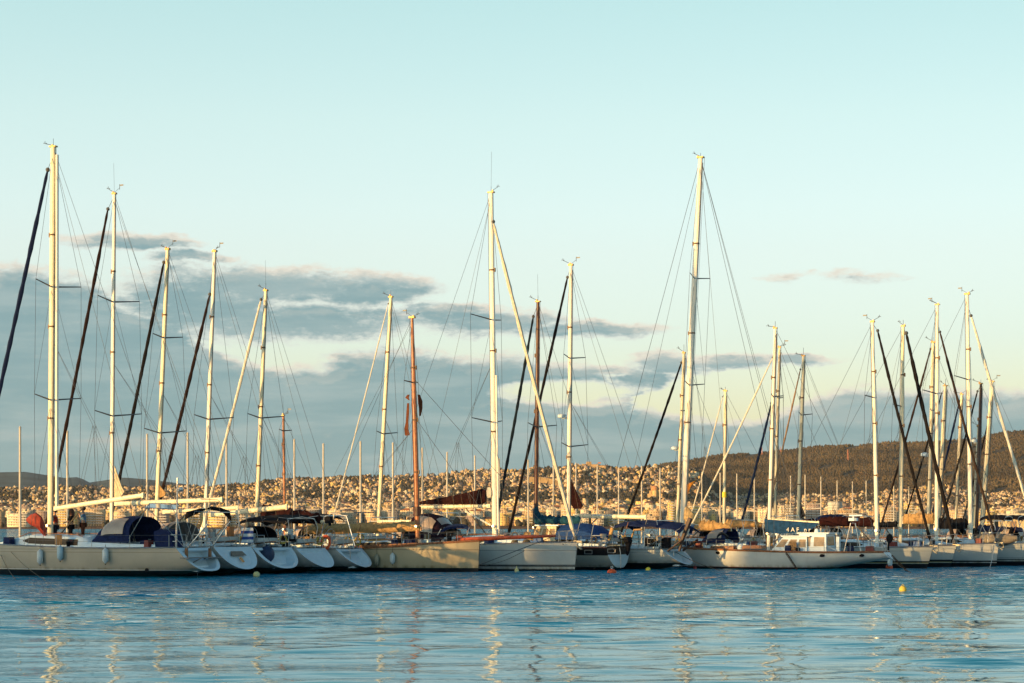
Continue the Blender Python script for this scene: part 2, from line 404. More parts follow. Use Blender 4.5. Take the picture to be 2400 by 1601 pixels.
            m.build('anchor', mat('anchor_galvanised', (.34, .30, .22), .5, .4), b.root); m = MB()
        if push:
            w = b.hb(0)*.93; z = b.z0
            for sg in (-1, 1):
                for q in (.5, 1): m.tube([(.9, sg*w*1.02, z+hgt*q), (.1, sg*w, z+hgt*q), (.02, sg*w*.9, z+hgt*q), (.02, sg*w*.42, z+hgt*q)], .018, 5)
                for s, y in ((.9, w*1.02), (.1, w), (.02, w*.42)): m.tube([(s, sg*y, z-.02), (s, sg*y, z+hgt)], .018, 5)
                m.build('pushpit', STEEL, b.root); m = MB()
    def mast(b, base, top, wpx, m_=None, spreaders=(), jib=None, back=True, head=True, flat=.9, antenna=0, radar=None, deckz=None, taper=.8, shrouds=True):
        m_ = m_ or ALU; pb, pt = b.P(*base), b.P(*top); ax = (pt-pb); Y = b.O.y+b.h.y*pb.x; sc = F/Y; r = wpx*.83/2/sc
        z0 = b.zs(min(1, max(0, pb.x/b.L)))
        p0 = pb-ax*((pb.z-z0)/ax.z)
        m = MB(); K = 8; m.tube([p0+(pt-p0)*(k/K) for k in range(K+1)], [r*(1 if k < K*.6 else 1-(1-taper)*(k/K-.6)/.4) for k in range(K+1)], 10, flat)
        ms = m.build('mast', m_, b.root); b.m0, b.m1, b.ms = p0, pt, ms
        at = lambda z: p0+(pt-p0)*((z-p0.z)/(pt.z-p0.z))
        b.at = at
        tr = MB(); tr.tube([at(p0.z+1.4)+Vector((-r*1.02, 0, 0)), pt+Vector((-r*taper*1.02, 0, -.3))], .028, 4); tr.build('track_shade_strip', GREY, ms)  # dark track strip added to give the mast a shaded aft edge
        for q_ in (.32, .55, .78): fx = MB(); e_ = p0.lerp(pt, q_); fx.box(e_+Vector((r*1.05, 0, 0)), (.09, .10, .22)); fx.tube([e_+Vector((0, 0, -.04)), e_+Vector((0, 0, .04))], r*1.10, 8, flat); fx.build('mast_fitting', MASTFIT, ms)
        wn = MB(); [wn.tube([p0+Vector((.0, sg_*r*.8, 1.0)), p0+Vector((.0, sg_*(r*.8+.16), 1.0))], .075, 7) for sg_ in (-1, 1)]; wn.build('mast_winch', STEEL, ms)
        if head:
            hv = random.Random(int(base[0])); m = MB(); m.box(pt+Vector((0, 0, .03)), (r*hv.uniform(2.1, 2.7), r*1.5, hv.uniform(.06, .11))); m.box(pt+Vector((r*hv.uniform(.3, 1.1), 0, .10)), (.07, .06, hv.uniform(.06, .14)))
            m.build('masthead', mat('masthead_bronze', (.45, .28, .10), .5, .3), ms)
            m = MB(); q = pt+Vector((0, 0, .08)); e = q+Vector((hv.uniform(.25, .5)*hv.choice((1, 1, -1)), .08, hv.uniform(.05, .25)))
            m.tube([q, e], .014, 4); m.tube([e, e+Vector((0, 0, .12))], .014, 4)
            for k in range(3): a = k*2.09; m.ball(e+Vector((.07*math.cos(a), .07*math.sin(a), .02)), .026, 5, 3)
            if hv.random() < .6: m.tube([q, q+Vector((0, 0, hv.uniform(.2, .5)))], .012, 4)
            else: m.tube([q, q+Vector((-.35, 0, .22))], .010, 4); m.tube([q+Vector((-.35, 0, .12)), q+Vector((-.35, 0, .40))], .015, 4); m.box(q+Vector((-.48, 0, .34)), (.22, .01, .07))
            if antenna: m.tube([q, q+Vector((0, .05, antenna))], .007, 4)
            m.build('wind_vane', WIRE, ms)
        tips = []
        for (v, hw) in spreaders:
            pc = b.P(base[0]+(top[0]-base[0])*(base[1]-v)/(base[1]-top[1]), v); w = min(hw/sc/abs(b.l.x), b.B*.47); m = MB(); tt = []
            for sg in (-1, 1):
                e = pc+Vector((-.22*w, sg*w, .10*w)); tt.append(e); m.tube([pc, e], [.045, .028], 5, .6)
            m.build('spreader', WIRE if m_ is not WOOD else DWOOD, ms); tips.append(tt)
        if shrouds:
            m = MB(); xc = max(.02, min(.98, p0.x/b.L-.03))
            for k in (0, 1):
                sg = (-1, 1)[k]; ch = Vector((xc*b.L, sg*b.hb(xc)*.93, b.zs(xc))); pts = [pt-Vector((0, 0, .15))]+[t[k] for t in tips]+[ch]
                m.tube(pts, .011, 4, cap=False)
                if tips:
                    m.tube([at(tips[-1][k].z-.1), ch+Vector((.45, 0, 0))], .010, 4, cap=False); m.tube([at(tips[-1][k].z-.1), ch-Vector((.45, 0, 0))], .010, 4, cap=False)
                    if len(tips) > 1: m.tube([at(tips[0][k].z), tips[1][k]], .009, 4, cap=False)
            m.tube([at(p0.z+1.2)+Vector((-r*1.4, .06, 0)), pt+Vector((-r*1.5, .06, 0))], .010, 4, cap=False)
            m.build('shrouds', WIRE, ms)
        if back: m = MB(); m.tube([pt, Vector((.05, 0, b.z0+.05))], .010, 4, cap=False); m.build('backstay', WIRE, ms)
        if jib:
            (ju, jv, jw, jm) = jib[:4]; q = b.P(ju, jv); fur = None; bow = Vector((b.L-.12, 0, b.z1+.08)); m = MB(); rr = jw/2/sc
            K = 44; f_ = lambda t: q+(bow-q)*t-Vector((0, 0, .16*math.sin(math.pi*t)))
            m.tube([f_(t/K) for t in range(K+1)], [rr*(.35 if t == 0 else .62+.38*min(1, t/7))*(1 if t < K-1 else .55)*(1+.13*math.sin(t*2.3)+.06*math.sin(t*.9+1)) for t in range(K+1)], 7)
            j = m.build('furled_jib', jm, b.root)
            m = MB(); m.tube([q, at(min(pt.z-.1, q.z+.7))], .014, 4); m.ball(q, rr*1.05+.01, 6, 4); m.build('halyard_swivel', WIRE, j)
            m = MB(); m.tube([bow+Vector((0, 0, .05)), bow+Vector((-.02, 0, .25))], .11, 8); m.build('furling_drum', WIRE, j)
        if radar:
            p = b.P(*radar); q = at(p.z-.12); m = MB(); m.tube([p-Vector((0, 0, .11)), p-Vector((0, 0, .1)), p+Vector((0, 0, .06)), p+Vector((0, 0, .12))], [.2, .28, .28, .18], 12); m.tube([p-Vector((0, 0, .14)), q], .05, 5)
            m.build('radar_dome', WHITE_SKYLIT, ms)
    def boom(b, a, e, wpx=9, m_=None, cover=None, chgt=.35, cx=(0, 1), droop=.0, rag=.15, seed=1, taper=True):
        pa, pe = b.P(*a), b.P(*e); Y = b.O.y+b.h.y*pa.x; r = wpx/2/(F/Y); m = MB()
        m.tube([pa, pe], r, 8, .7); m.box(pa, (.16, .1, .2)); m.box(pe, (.08, .12, r*2.2)); bo = m.build('boom', m_ or ALU, b.root)
        if cover:
            rng = random.Random(seed); R = []; N = 26
            for i in range(N+1):
                t = i/N; p = pa+(pe-pa)*(cx[0]+(cx[1]-cx[0])*t)
                hh = chgt*((1-.55*t) if taper else 1)*(1+rng.uniform(-rag, rag)); ww = r*1.5*(1+rng.uniform(-rag, rag))+.05
                if i in (0, N): hh *= .6; ww *= .6
                dz = droop*math.sin(math.pi*t)
                R.append([p+Vector((0, math.sin(q)*ww*(1-.35*max(0, math.cos(q))), (math.cos(q)+1)*.5*(hh+r+dz)-r*1.15-dz*.5+rng.uniform(-.015, .015))) for q in [6.2832*k/12 for k in range(12)]])
            m = MB(); m.loft(R, True, True); m.build('sail_cover', cover, bo)
        m = MB(); q = pa+(pe-pa)*.85; s = q.x; m.tube([q, Vector((max(.2, s-.3), 0, b.z0+.3))], .02, 4); m.tube([pa+(pe-pa)*.35, b.m0+Vector((-.25, 0, .2))], .035, 5)
        m.tube([pe, b.m1-Vector((0, 0, .3))], .008, 3, cap=False)
        m.build('mainsheet', ROPE, bo); b.bo = bo
        up = b.m0.lerp(b.m1, .52)
        for sg in (-1, 1):
            m = MB(); kn = pa.lerp(pe, .45)+Vector((0, sg*.12, (up.z-pa.z)*.45)); m.tube([up, kn], .009, 3, cap=False)
            for t in (.25, .5, .78): m.tube([kn, pa.lerp(pe, t)+Vector((0, sg*.12, 0))], .009, 3, cap=False)
            m.build('lazy_jack', WIRE, bo)
        return bo
    def bimini(b, u0, u1, v, hw=None, m_=None, droop=.28, end=.18, th=.04, v1=None, legs=True):
        p0, p1 = b.P(u0, v), b.P(u1, v if v1 is None else v1); hw = hw or b.B*.40; g_ = []; N = 10
        for i in range(N+1):
            t = i/N; p = p0+(p1-p0)*t; ez = -end*(2*t-1)**4
            g_.append([p+Vector((0, hw*q, ez-droop*abs(q)**2.6+.03*math.sin(i*1.9+q*3))) for q in [-1, -.9, -.7, -.4, 0, .4, .7, .9, 1]])
        m = MB(); m.sheet(g_, th); o = m.build('bimini', m_ or BLACK, b.root)
        if legs:
            m = MB(); mid = (p0.x+p1.x)/2
            for s in (p0.x, p1.x, mid):
                z = p0.z+(p1.z-p0.z)*(s-p0.x)/((p1.x-p0.x) or 1)-.06; zz = b.zs(max(0, min(1, mid/b.L)))+.1
                m.tube([(mid, -hw*1.02, zz), (s, -hw*1.0, z-droop), (s, -hw*.75, z-.1), (s, 0, z), (s, hw*.75, z-.1), (s, hw*1.0, z-droop), (mid, hw*1.02, zz)], .017, 5)
            m.build('bimini_frame', STEEL, o)
        return o
    def dodger(b, uf, ua, vt, hw=None, m_=None, win=VINYL, zb=None, front=True):
        """spray hood, low at the front (uf) and open at the back (ua)"""
        sf, sa = b.px(uf), b.px(ua); zt = b.P((uf+ua)/2, vt).z; hw = hw or b.B*.36; zb = b.zs(.35)+.28 if zb is None else zb; R = []
        prof = [(0, .12), (.18, .60), (.42, .92), (.70, 1.0), (1.0, .97)]
        def pt(t, hh, q, o=0):
            y = math.sin(q)*hw*(1+o)*(.84+.16*(hh)); z = zb+(zt-zb)*hh*(max(0, math.cos(q))**.55)*(1+o)
            return Vector((sf+(sa-sf)*t, y, z))
        for t, hh in prof: R.append([pt(t, hh, -math.pi/2+math.pi*k/12) for k in range(13)])
        m = MB(); m.sheet(R, .02); o = m.build('sprayhood', m_ or NAVY, b.root)
        for (k0, k1) in ((0.45, 3.4), (8.6, 11.55)):
            m = MB(); g_ = []
            for t, hh in ((.30, .76), (.42, .92), (.70, 1.0), (.86, .985)):
                g_.append([pt(t, hh, -math.pi/2+math.pi*(k0+(k1-k0)*j/4)/12, .045) for j in range(5)])
            m.loft(g_, False, False); m.build('side_window', win, o)
        if not front: return o
        m = MB(); g_ = [[pt(t, hh, -math.pi/2+math.pi*(4+4*j/4)/12, .03) for j in range(5)] for t, hh in ((.04, .24), (.2, .62), (.34, .82))]
        m.loft(g_, False, False); m.build('front_window', win, o)
        return o
    def part(b, name, m_, fn, parent=None, **k):
        m = MB(); fn(m); return m.build(name, m_, parent or b.root, **k)
    def uv(b, s, y, z):
        w = b.wp(s, y, z); return 1200+F*w.x/w.y, VH-F*(w.z-H)/w.y
    def line(b, name, label, pts, r=.014, m_=None):
        """a mooring line, given in world points, sagging a little"""
        P_ = [Vector(p) for p in pts]
        m = MB(); m.tube([P_[0].lerp(P_[1], t/8)-Vector((0, 0, .12*math.sin(math.pi*t/8))) for t in range(9)], r, 4)
        o = m.build(name, m_ or ROPE); return tag(o, label, 'mooring line')
    def wp(b, s, y, z): return Vector((b.O.x+b.h.x*s+b.l.x*y, b.O.y+b.h.y*s+b.l.y*y, z))

def fender(c, label, m_, hgt=.7, r=.11, line=.5, group=None):
    root = empty('fender', c, 0, label, 'fender', group); m = MB()
    m.tube([(0, 0, hgt/2), (0, 0, hgt/2-.05), (0, 0, hgt/2-.13), (0, 0, 0), (0, 0, -hgt/2+.13), (0, 0, -hgt/2+.04), (0, 0, -hgt/2)], [.03, .06, r, r*1.03, r, .06, .025], 12); m.build('fender_body', m_, root, ang=60)
    m = MB(); m.tube([(0, 0, hgt/2), (0, .03, hgt/2+line)], .012, 4); m.build('lanyard', ROPE, root)
    m = MB(); m.tube([(0, 0, -hgt/2), (0, 0, -hgt/2-.07)], .03, 5); m.build('eye', ROPE, root)

HW = lambda n, boot, **k: hull_mat(n, (.44, .43, .39), boot, **k)
BLK = (.008, .008, .010); WHT = (.7, .7, .68)
# --- 1: large white cruiser, far left
b1 = Boat('long white sloop nearest on the left, three fenders on its side and people on deck', 452, 95.5, 24, -1, u2=-85, B=4.0, z0=1.40, z1=1.62, ks=.95, hm=hull_mat('hull_a', (.47, .41, .31), .31, [(.33, .36, WHT), (1.17, 1.20, (.30, .24, .17)), (1.30, 1.34, (.34, .29, .22))]))
b1.cabin(.36, .80, .50, .66, (.42, .67)); b1.cockpit(.03, .36); b1.rails()
b1.mast((118, 1225), (125, 345), 17, ALU, [(673, 35), (938, 49)], (112, 398, 10, mat('navy_jib', (.008, .016, .05), .8)), taper=.9)
b1.part('furling_tube', ALUP, lambda m: m.tube([b1.P(133, 1190), b1.P(134, 363)], .085, 7), b1.ms)
b1.boom((130, 1192), (335, 1161), 11)
b1.dodger(250, 342, 1209, 1.45, NAVY, front=False)
b1.part('solar_panel', SOLAR, lambda m: m.sheet([[b1.P(340, 1189, 1), b1.P(352, 1180, -.9)], [b1.P(412, 1193, 1), b1.P(420, 1184, -.9)]], .04))
b1.part('targa_frame', STEEL, lambda m: [m.tube([b1.P(432, 1283, y), b1.P(414, 1210, y), b1.P(400, 1180, y), b1.P(350, 1180, y), b1.P(302, 1262, y)], .02, 5) for y in (-1.3, 1.3)]+[m.tube([b1.P(432, 1283, y), b1.P(370, 1215, y), b1.P(345, 1190, y)], .018, 5) for y in (-1.3, 1.3)]+[m.tube([b1.P(u_, v_, -1.3), b1.P(u_, v_, 1.3)], .02, 5) for u_, v_ in ((400, 1180), (350, 1180))])
b1.part('radar_pole', STEEL, lambda m: [m.tube([b1.P(413, 1285, 1.2), b1.P(416, 1120, 1.2)], .045, 6), m.tube([b1.P(416, 1150, 1.2), b1.P(424, 1150, 1.2)], .03, 5), m.ball(b1.P(424, 1147, 1.2), .12, 8, 5)])
b1.part('cockpit_cover', NAVY, lambda m: m.loft([[b1.P(u_, v_, .9)+Vector((0, q*.5, 0)) for u_, v_ in ((378, 1282), (374, 1246), (390, 1240), (410, 1246), (420, 1282))] for q in (-1, -.5, .5, 1)]))
b1.part('boarding_platform', GREY, lambda m: [m.box(b1.P(472, 1307, 0), (.5, 2.9, .05)), m.tube([b1.P(450, 1320, .8), b1.P(472, 1308, .8)], .03, 4), m.tube([b1.P(462, 1320, -.8), b1.P(482, 1308, -.8)], .03, 4)])
b1.part('stern_post', TEAK, lambda m: m.box(b1.P(437, 1297, .9), (.12, .12, .5))); b1.part('stern_post', TEAK, lambda m: m.box(b1.P(492, 1297, -.9), (.12, .12, .5)))
b1.part('davit', STEEL, lambda m: m.tube([b1.P(437, 1288, .9), b1.P(487, 1228, .9)], .035, 5)); b1.part('davit', STEEL, lambda m: m.tube([b1.P(493, 1288, -.9), b1.P(540, 1222, -.9)], .035, 5))
for (u_, v_, mm, lab) in ((94, 1305, FWHITE, 'grey-white tubular fender nearest the bow of the big white sloop'), (141, 1296, LBLUE, 'pale blue tubular fender hanging highest on the big white sloop'), (247, 1302, FWHITE, 'grey-white tubular fender below the navy sprayhood of the big white sloop')):
    s = b1.px(u_, 1.9); x = s/b1.L; p = b1.P(u_, v_, b1.hb(x)*.99+.15); w = b1.wp(p.x, p.y, p.z); fender(w, lab, mm, .76, .15, b1.zs(x)-p.z-.2)
# --- 2..5 sterns to the camera
b2 = Boat('second white sloop from the left with a rolled black bimini above its scoop stern', 545, 98.5, 29, -1, u2=97, B=3.9, z0=1.42, z1=1.55, ks=.85, rs=.78, zk0=.32, hm=HW('hull_b', .36), nfull=2.2, rec=.05)
b2.cabin(); b2.cockpit(); b2.rails()
b2.mast((262, 1170), (268, 455), 12, ALUP, [(708, 36), (975, 53)], (253, 490, 8, mat('brown_jib', (.022, .012, .010), .8)), antenna=1.5)
b2.boom((272, 1181), (520, 1171), 11)
b2.dodger(385, 430, 1222, 1.3, GREY)
b2.part('bimini', BLACK, lambda m: m.tube([b2.P(433, 1218, 1.5), b2.P(441, 1206, 1.4), b2.P(470, 1196, .9), b2.P(495, 1191, .2), b2.P(520, 1195, -.6), b2.P(532, 1202, -1.1), b2.P(541, 1219, -1.4)], [.02, .17, .11, .10, .10, .19, .04], 8, .8))
b2.part('bimini_frame', STEEL, lambda m: [m.tube([b2.P(438, 1290, 1.4), b2.P(470, 1205, 1.4), b2.P(500, 1190, 0), b2.P(540, 1212, -1.4), b2.P(500, 1284, -1.4)], .018, 5), m.tube([b2.P(460, 1290, 1.3), b2.P(430, 1200, 1.3)], .016, 5), m.tube([b2.P(470, 1170, 1), b2.P(558, 1172, -1), b2.P(560, 1235, -1)], .028, 5)])
b2.part('outboard_motor', GREY, lambda m: [m.box(b2.P(497, 1250, .7), (.3, .25, .4)), m.tube([b2.P(497, 1258, .7), b2.P(500, 1290, .7)], .05, 5)])
b2.part('rescue_buoy', mat('dark_orange', (.42, .14, .03), .6), lambda m: m.box(b2.P(540, 1246, -1.2), (.16, .4, .5)))
# storm sail hanked at the mast
def tri_sail(b, name, m_, pts, th=.03):
    P_ = [b.P(u, v) for u, v in pts]; c0 = sum(P_, Vector())/len(P_); m = MB(); n = len(P_)
    m.loft([[p+Vector((0, -th, 0)) for p in P_], [p+Vector((0, th, 0)) for p in P_]], True, True); return m.build(name, m_, b.root, smooth=False)
tri_sail(b2, 'storm_sail', SAIL, [(269, 1092), (285, 1140), (292, 1152), (284, 1164), (269, 1170)])
b3 = Boat('third white sloop from the left, striped blue flag and round blue fender at its stern', 638, 101.5, 30, -1, u2=244, B=3.9, z0=1.35, z1=1.5, ks=.95, rs=.84, zk0=.30, hm=HW('hull_c', .34), nfull=2.3)
b3.cabin(); b3.cockpit(); b3.rails()
b3.mast((370, 1140), (393, 585), 13, ALU, [(792, 27), (1015, 38)], (384, 615, 8, mat('black_jib', (.012, .010, .010), .8)))
b3.boom((385, 1200), (557, 1190), 9)
b3.dodger(560, 612, 1232, 1.4, BLACK)
tri_sail(b3, 'tan_staysail', TAN, [(372, 1133), (381, 1146), (389, 1155), (386, 1163), (374, 1166), (366, 1152)])
b3.part('stern_lockers', GREY, lambda m: [m.box(b3.P(572, 1243, 1.2)+Vector((0, 0, .03*k)), (.95-.05*k, .5, .02), .1*k, -.5) for k in range(5)])
b3.part('ladder', STEEL, lambda m: [m.tube([b3.P(624, 1262, -.5+q), b3.P(628, 1292, -.5+q)], .018, 5) for q in (0, .5)]+[m.tube([b3.P(625+k, 1268+8*k, -.5), b3.P(625+k, 1268+8*k, 0)], .016, 4) for k in range(3)])
b4 = Boat('white sloop fourth from the left, dark boot line and black bimini over the cockpit', 728, 104, 30, -1, u2=345, B=3.6, z0=1.28, z1=1.4, ks=1.15, rs=.72, zk0=.30, hm=HW('hull_d', .33), nfull=2.2, rec=.25)
b4.cabin(); b4.cockpit(); b4.rails()
b4.mast((483, 1165), (503, 590), 12, ALUP, [(983, 42)], (492, 690, 8, MATS['brown_jib']))
b4.boom((495, 1207), (672, 1188), 12)
b4.bimini(588, 708, 1209, 1.35, BLACK, .3, .2)
b4.part('liferaft', BLACK, lambda m: m.loft([[b4.P(u_, v_, y) for u_, v_ in ((658, 1268), (658, 1256), (676, 1252), (692, 1257), (694, 1270))] for y in (.7, 1.3)]))
b4.part('ladder', STEEL, lambda m: [m.tube([b4.P(716, 1268, q), b4.P(718, 1306, q)], .018, 5) for q in (.3, -.1)]+[m.tube([b4.P(716, 1276+9*k, .3), b4.P(716, 1276+9*k, -.1)], .016, 4) for k in range(4)])
b4.part('locker_lid', GREY, lambda m: m.box(b4.P(716, 1298, .3), (.06, .5, .6), 0, .5))
b5 = Boat('fifth white sloop from the left, orange life ring and solar panel at its stern', 818, 106.5, 30, -1, u2=460, B=3.5, z0=1.22, z1=1.35, ks=1.2, rs=.70, zk0=.27, hm=HW('hull_e', .30), nfull=2.2)
b5.cabin(); b5.cockpit(); b5.rails()
b5.mast((603, 1185), (623, 682), 12, ALU, [(980, 35)], (612, 702, 7, mat('white_jib', (.68, .64, .52), .7)), antenna=1.6)
b5.boom((612, 1222), (760, 1223), 8, None, MAROON, 1.0, (0, .95), 0, .12, 5)
b5.bimini(625, 748, 1206, 1.3, BLACK, .25, .2)
b5.part('solar_arch', STEEL, lambda m: [m.tube([b5.P(753, 1262, y), b5.P(760, 1212, y), b5.P(780, 1203, y), b5.P(812, 1210, y), b5.P(832, 1280, y)], .025, 5) for y in (-1.1, 1.1)]+[m.tube([b5.P(790, 1203, -1.1), b5.P(790, 1203, 1.1)], .025, 5)])
b5.part('solar_panel', GREY, lambda m: m.box(b5.P(826, 1201), (1.5, 1.9, .05)))
b5.part('outboard_motor', BLACK, lambda m: [m.box(b5.P(771, 1219, 1.0), (.34, .3, .36)), m.tube([b5.P(771, 1219, 1.0), b5.P(774, 1232, 1.0)], .09, 6)])
b5.part('ladder', STEEL, lambda m: [m.tube([b5.P(820, 1285, q), b5.P(822, 1318, q)], .018, 5) for q in (.2, -.2)]+[m.tube([b5.P(820, 1289+7*k, .2), b5.P(820, 1289+7*k, -.2)], .016, 4) for k in range(5)])
b1.part('thruster_port', BLACK, lambda m: m.tube([b1.P(345, 1336, b1.hb(.25)*.93), b1.P(345, 1336, b1.hb(.25)*.93)+Vector((0, .06, 0))], .09, 10))
b2.part('stern_hatch', mat('taupe_vinyl', (.20, .16, .12), .6), lambda m: m.loft([[Vector((-.42+o, -.55, .98)), Vector((-.42+o, .62, .98)), Vector((-.26+o, .42, 1.20)), Vector((-.26+o, -.38, 1.20))] for o in (-.05, .06)]), b2.transom)
b2.part('rescue_strap', mat('strap_orange', (.8, .35, .12), .6), lambda m: m.box((-.62, .05, .78), (.06, .14, .30), 0, .75), b2.transom)
b2.part('stern_badge', BLACK, lambda m: m.box(b2.P(557, 1333, -.1)+Vector((-.06, 0, 0)), (.04, .62, .10), 0, .7), b2.transom)
for bb in (b2, b3, b4, b5):
    bb.part('gangplank', TEAK, lambda m: m.box((.3, .2, bb.z0+.25), (1.2, .28, .05), 0, .1))
# --- 6: classic wooden trimmed cutter, bow to the right
b6 = Boat('cream classic cutter with varnished wooden mast, teak rail and long red-brown bowsprit', 1124, 106.5, 27, 1, L=10.6, B=3.0, z0=1.30, z1=1.64, ks=0, kb=.05, zk0=.35, rs=.55, stern='transom', rail=TEAK,
          hm=hull_mat('hull_classic', (.46, .38, .24), .20, [(1.16, 1.185, (.12, .09, .05))], dirt=(.28, .13, .04)))
b6.cabin(.25, .62, .30, .58, (.30, .55), None, WHITE_SKYLIT, TEAK); b6.rails(False, False, .05, .9, 7, .6)
b6.part('bulwark', TEAK, lambda m: [m.loft([[Vector((x/10*b6.L, sg*(b6.hb(x/10)+o), b6.zs(x/10)+z)) for o, z in ((.012, -.10), (.03, .10), (-.03, .10), (-.03, -.10))] for x in range(0, 8)]) for sg in (-1, 1)])
b6.mast((980, 1280), (966, 745), 15, WOOD, [(897, 15)], None, True, True, .95, taper=.55)
b6.boom((985, 1240), (715, 1247), 10, WOOD, TAN, .42, (0, 1), .05, .10, 3, False)
b6.part('bowsprit', mat('red_varnish', (.33, .055, .015), .4, 0, .25), lambda m: [m.tube([b6.P(1070, 1266), b6.P(1125, 1263), b6.P(1220, 1259), b6.P(1302, 1256)], [.12, .12, .10, .07], 8)])
b6.part('bobstay', WIRE, lambda m: [m.tube([b6.P(1298, 1257), Vector((b6.L-.05, 0, .35))], .02, 4), m.tube([b6.P(1298, 1257), b6.m1-Vector((0, 0, 3.2))], .012, 4), m.tube([b6.P(1175, 1261), b6.m1-Vector((0, 0, 5.2))], .012, 4)])
b6.part('skylight', mat('skylight_wood', (.50, .26, .06), .5), lambda m: [m.box(b6.P(885, 1270, -.2), (.95, .7, .30), 0, 0, .9)])
b6.part('windlass', GREY, lambda m: [m.tube([b6.P(1058, 1268, -.4), b6.P(1058, 1268, .4)], .13, 8), m.box(b6.P(1064, 1270), (.4, .3, .2)), m.ball(b6.P(1040, 1270), .16, 7, 5)])
b6.part('deck_box', LBLUE, lambda m: m.box(b6.P(1001, 1272, -.5), (.3, .3, .36)))
b6.part('torn_pennant', mat('rag_brown', (.14, .05, .025), .9), lambda m: [m.loft([[b6.P(u_+dx, v_, .35)+Vector((0, .02*k, 0)) for dx in (-w_, w_)]+[b6.P(u_+w_, v_, .35)+Vector((0, .06, 0))] for k, (u_, v_, w_) in enumerate(pts)], True, True) for pts in ([(956, 945, 2), (955, 965, 3), (953, 990, 3), (951, 1005, 5), (953, 1020, 6), (950, 1021, 1)], [(981, 925, 2), (984, 940, 5), (985, 958, 4), (983, 975, 2)], [(957, 925, 2), (953, 932, 4), (958, 938, 1)])], b6.ms)
b6.part('mast_boot', DWOOD, lambda m: [m.tube([b6.m0, b6.m0+Vector((0, 0, .35))], [.3, .2], 9), m.tube([b6.at(3.0), b6.at(3.5)], .22, 9)], b6.ms)
for (u_, v_, mm, lab) in ((883, 1312, mat('fender_old', (.34, .31, .22), .7), 'old grimy fender on the cream classic hull'), (920, 1309, FWHITE, 'white teardrop fender on the cream classic hull')):
    s = b6.px(u_, -1.4); x = s/b6.L; p = b6.P(u_, v_, -b6.hb(x)-.13); fender(b6.wp(p.x, p.y, p.z), lab, mm, .62, .14, b6.zs(x)-p.z-.2)
# --- 7: large white sloop, bow to the right
b7 = Boat('big white plumb-bowed sloop with dark red mainsail cover and cream furled jib', 1354, 108, 27, 1, L=13.2, B=3.9, z0=1.40, z1=1.56, ks=.3, kb=.12, zk0=.3, rs=.75,
          hm=hull_mat('hull_g', (.52, .52, .48), .10, [(.24, .32, BLK), (.345, .36, BLK), (1.10, 1.125, (.16, .15, .14))]))
b7.cabin(.33, .80, .42, .62, (.40, .62)); b7.cockpit(); b7.rails()
b7.mast((1160, 1245), (1151, 452), 16, ALUP, [(750, 55), (990, 75)], (1156, 520, 9, mat('cream_jib', (.62, .56, .42), .7)), antenna=2.2, taper=.85)
b7.part('furling_tube', ALUP, lambda m: m.tube([b7.P(1168, 1240), b7.P(1163, 880)], .06, 6), b7.ms)
b7.boom((1146, 1186), (985, 1189), 9, None)
def redsail(m):
    R = []; rng = random.Random(4)
    for i in range(17):
        t = i/16; u_ = 1139-154*t; vt = 1141+34*t**.75 if t > .06 else 1150; vb = 1182 if t > .05 else 1176
        p, q = b7.P(u_, vt), b7.P(u_, vb); w = .16*(1-.4*t)
        R.append([p, q+(p-q)*.8+Vector((0, w*.55+rng.uniform(-.03, .03), 0)), q+(p-q)*.35+Vector((0, w+rng.uniform(-.03, .03), 0)), q+Vector((0, .08, 0)), q+Vector((0, -.08, 0)), q+(p-q)*.35+Vector((0, -w+rng.uniform(-.04, .04), 0)), q+(p-q)*.8+Vector((0, -w*.55+rng.uniform(-.04, .04), 0))])
    m.loft(R, True, True)
b7.part('sail_cover', MAROON, redsail, b7.bo)
b7.part('headsail_bag', mat('pale_bag', (.5, .48, .42), .8), lambda m: m.loft([[b7.P(1146+a, v_, y) for a in (-w_, w_)] for v_, w_, y in ((1142, 3, -.1), (1150, 6, -.2), (1160, 6, -.2), (1167, 3, -.1))], False, False), b7.bo)
b7.part('reef_lines', ROPE, lambda m: [m.tube([b7.P(u_, 1148+(1139-u_)*.17, -.2), b7.P(u_+5, 1190, -.2)], .012, 4) for u_ in (1125, 1100, 1080, 1060, 1025)], b7.bo)
b7.dodger(1063, 985, 1203, 1.35, mat('dark_purple_canvas', (.03, .012, .02), .85))
b7.part('bimini', NAVY, lambda m: m.sheet([[b7.P(1103-7*i, 1229+[9, 3, 0, -1, -1, -1, 0, 1, 3, 7, 10][i], y)+Vector((0, 0, -.1*abs(y))) for y in (-1.2, -.6, 0, .6, 1.2)] for i in range(11)], .12))
b7.part('bimini_frame', STEEL, lambda m: [m.tube([b7.P(1100, 1236, y), b7.P(1092, 1268, y)], .02, 5) for y in (-1.2, 1.2)]+[m.tube([b7.P(1034, 1240, y), b7.P(1014, 1275, y)], .03, 5) for y in (-1.2, 1.2)])
b7.part('whisker_pole', ALUP, lambda m: m.tube([b7.P(1090, 1198, -.4), b7.P(1150, 1231, -.2)], .05, 7))
b7.part('wheel_cover', mat('pale_cover', (.45, .5, .5), .7), lambda m: m.ball(b7.P(1072, 1258), .42, 10, 6, (.7, .5, 1)))
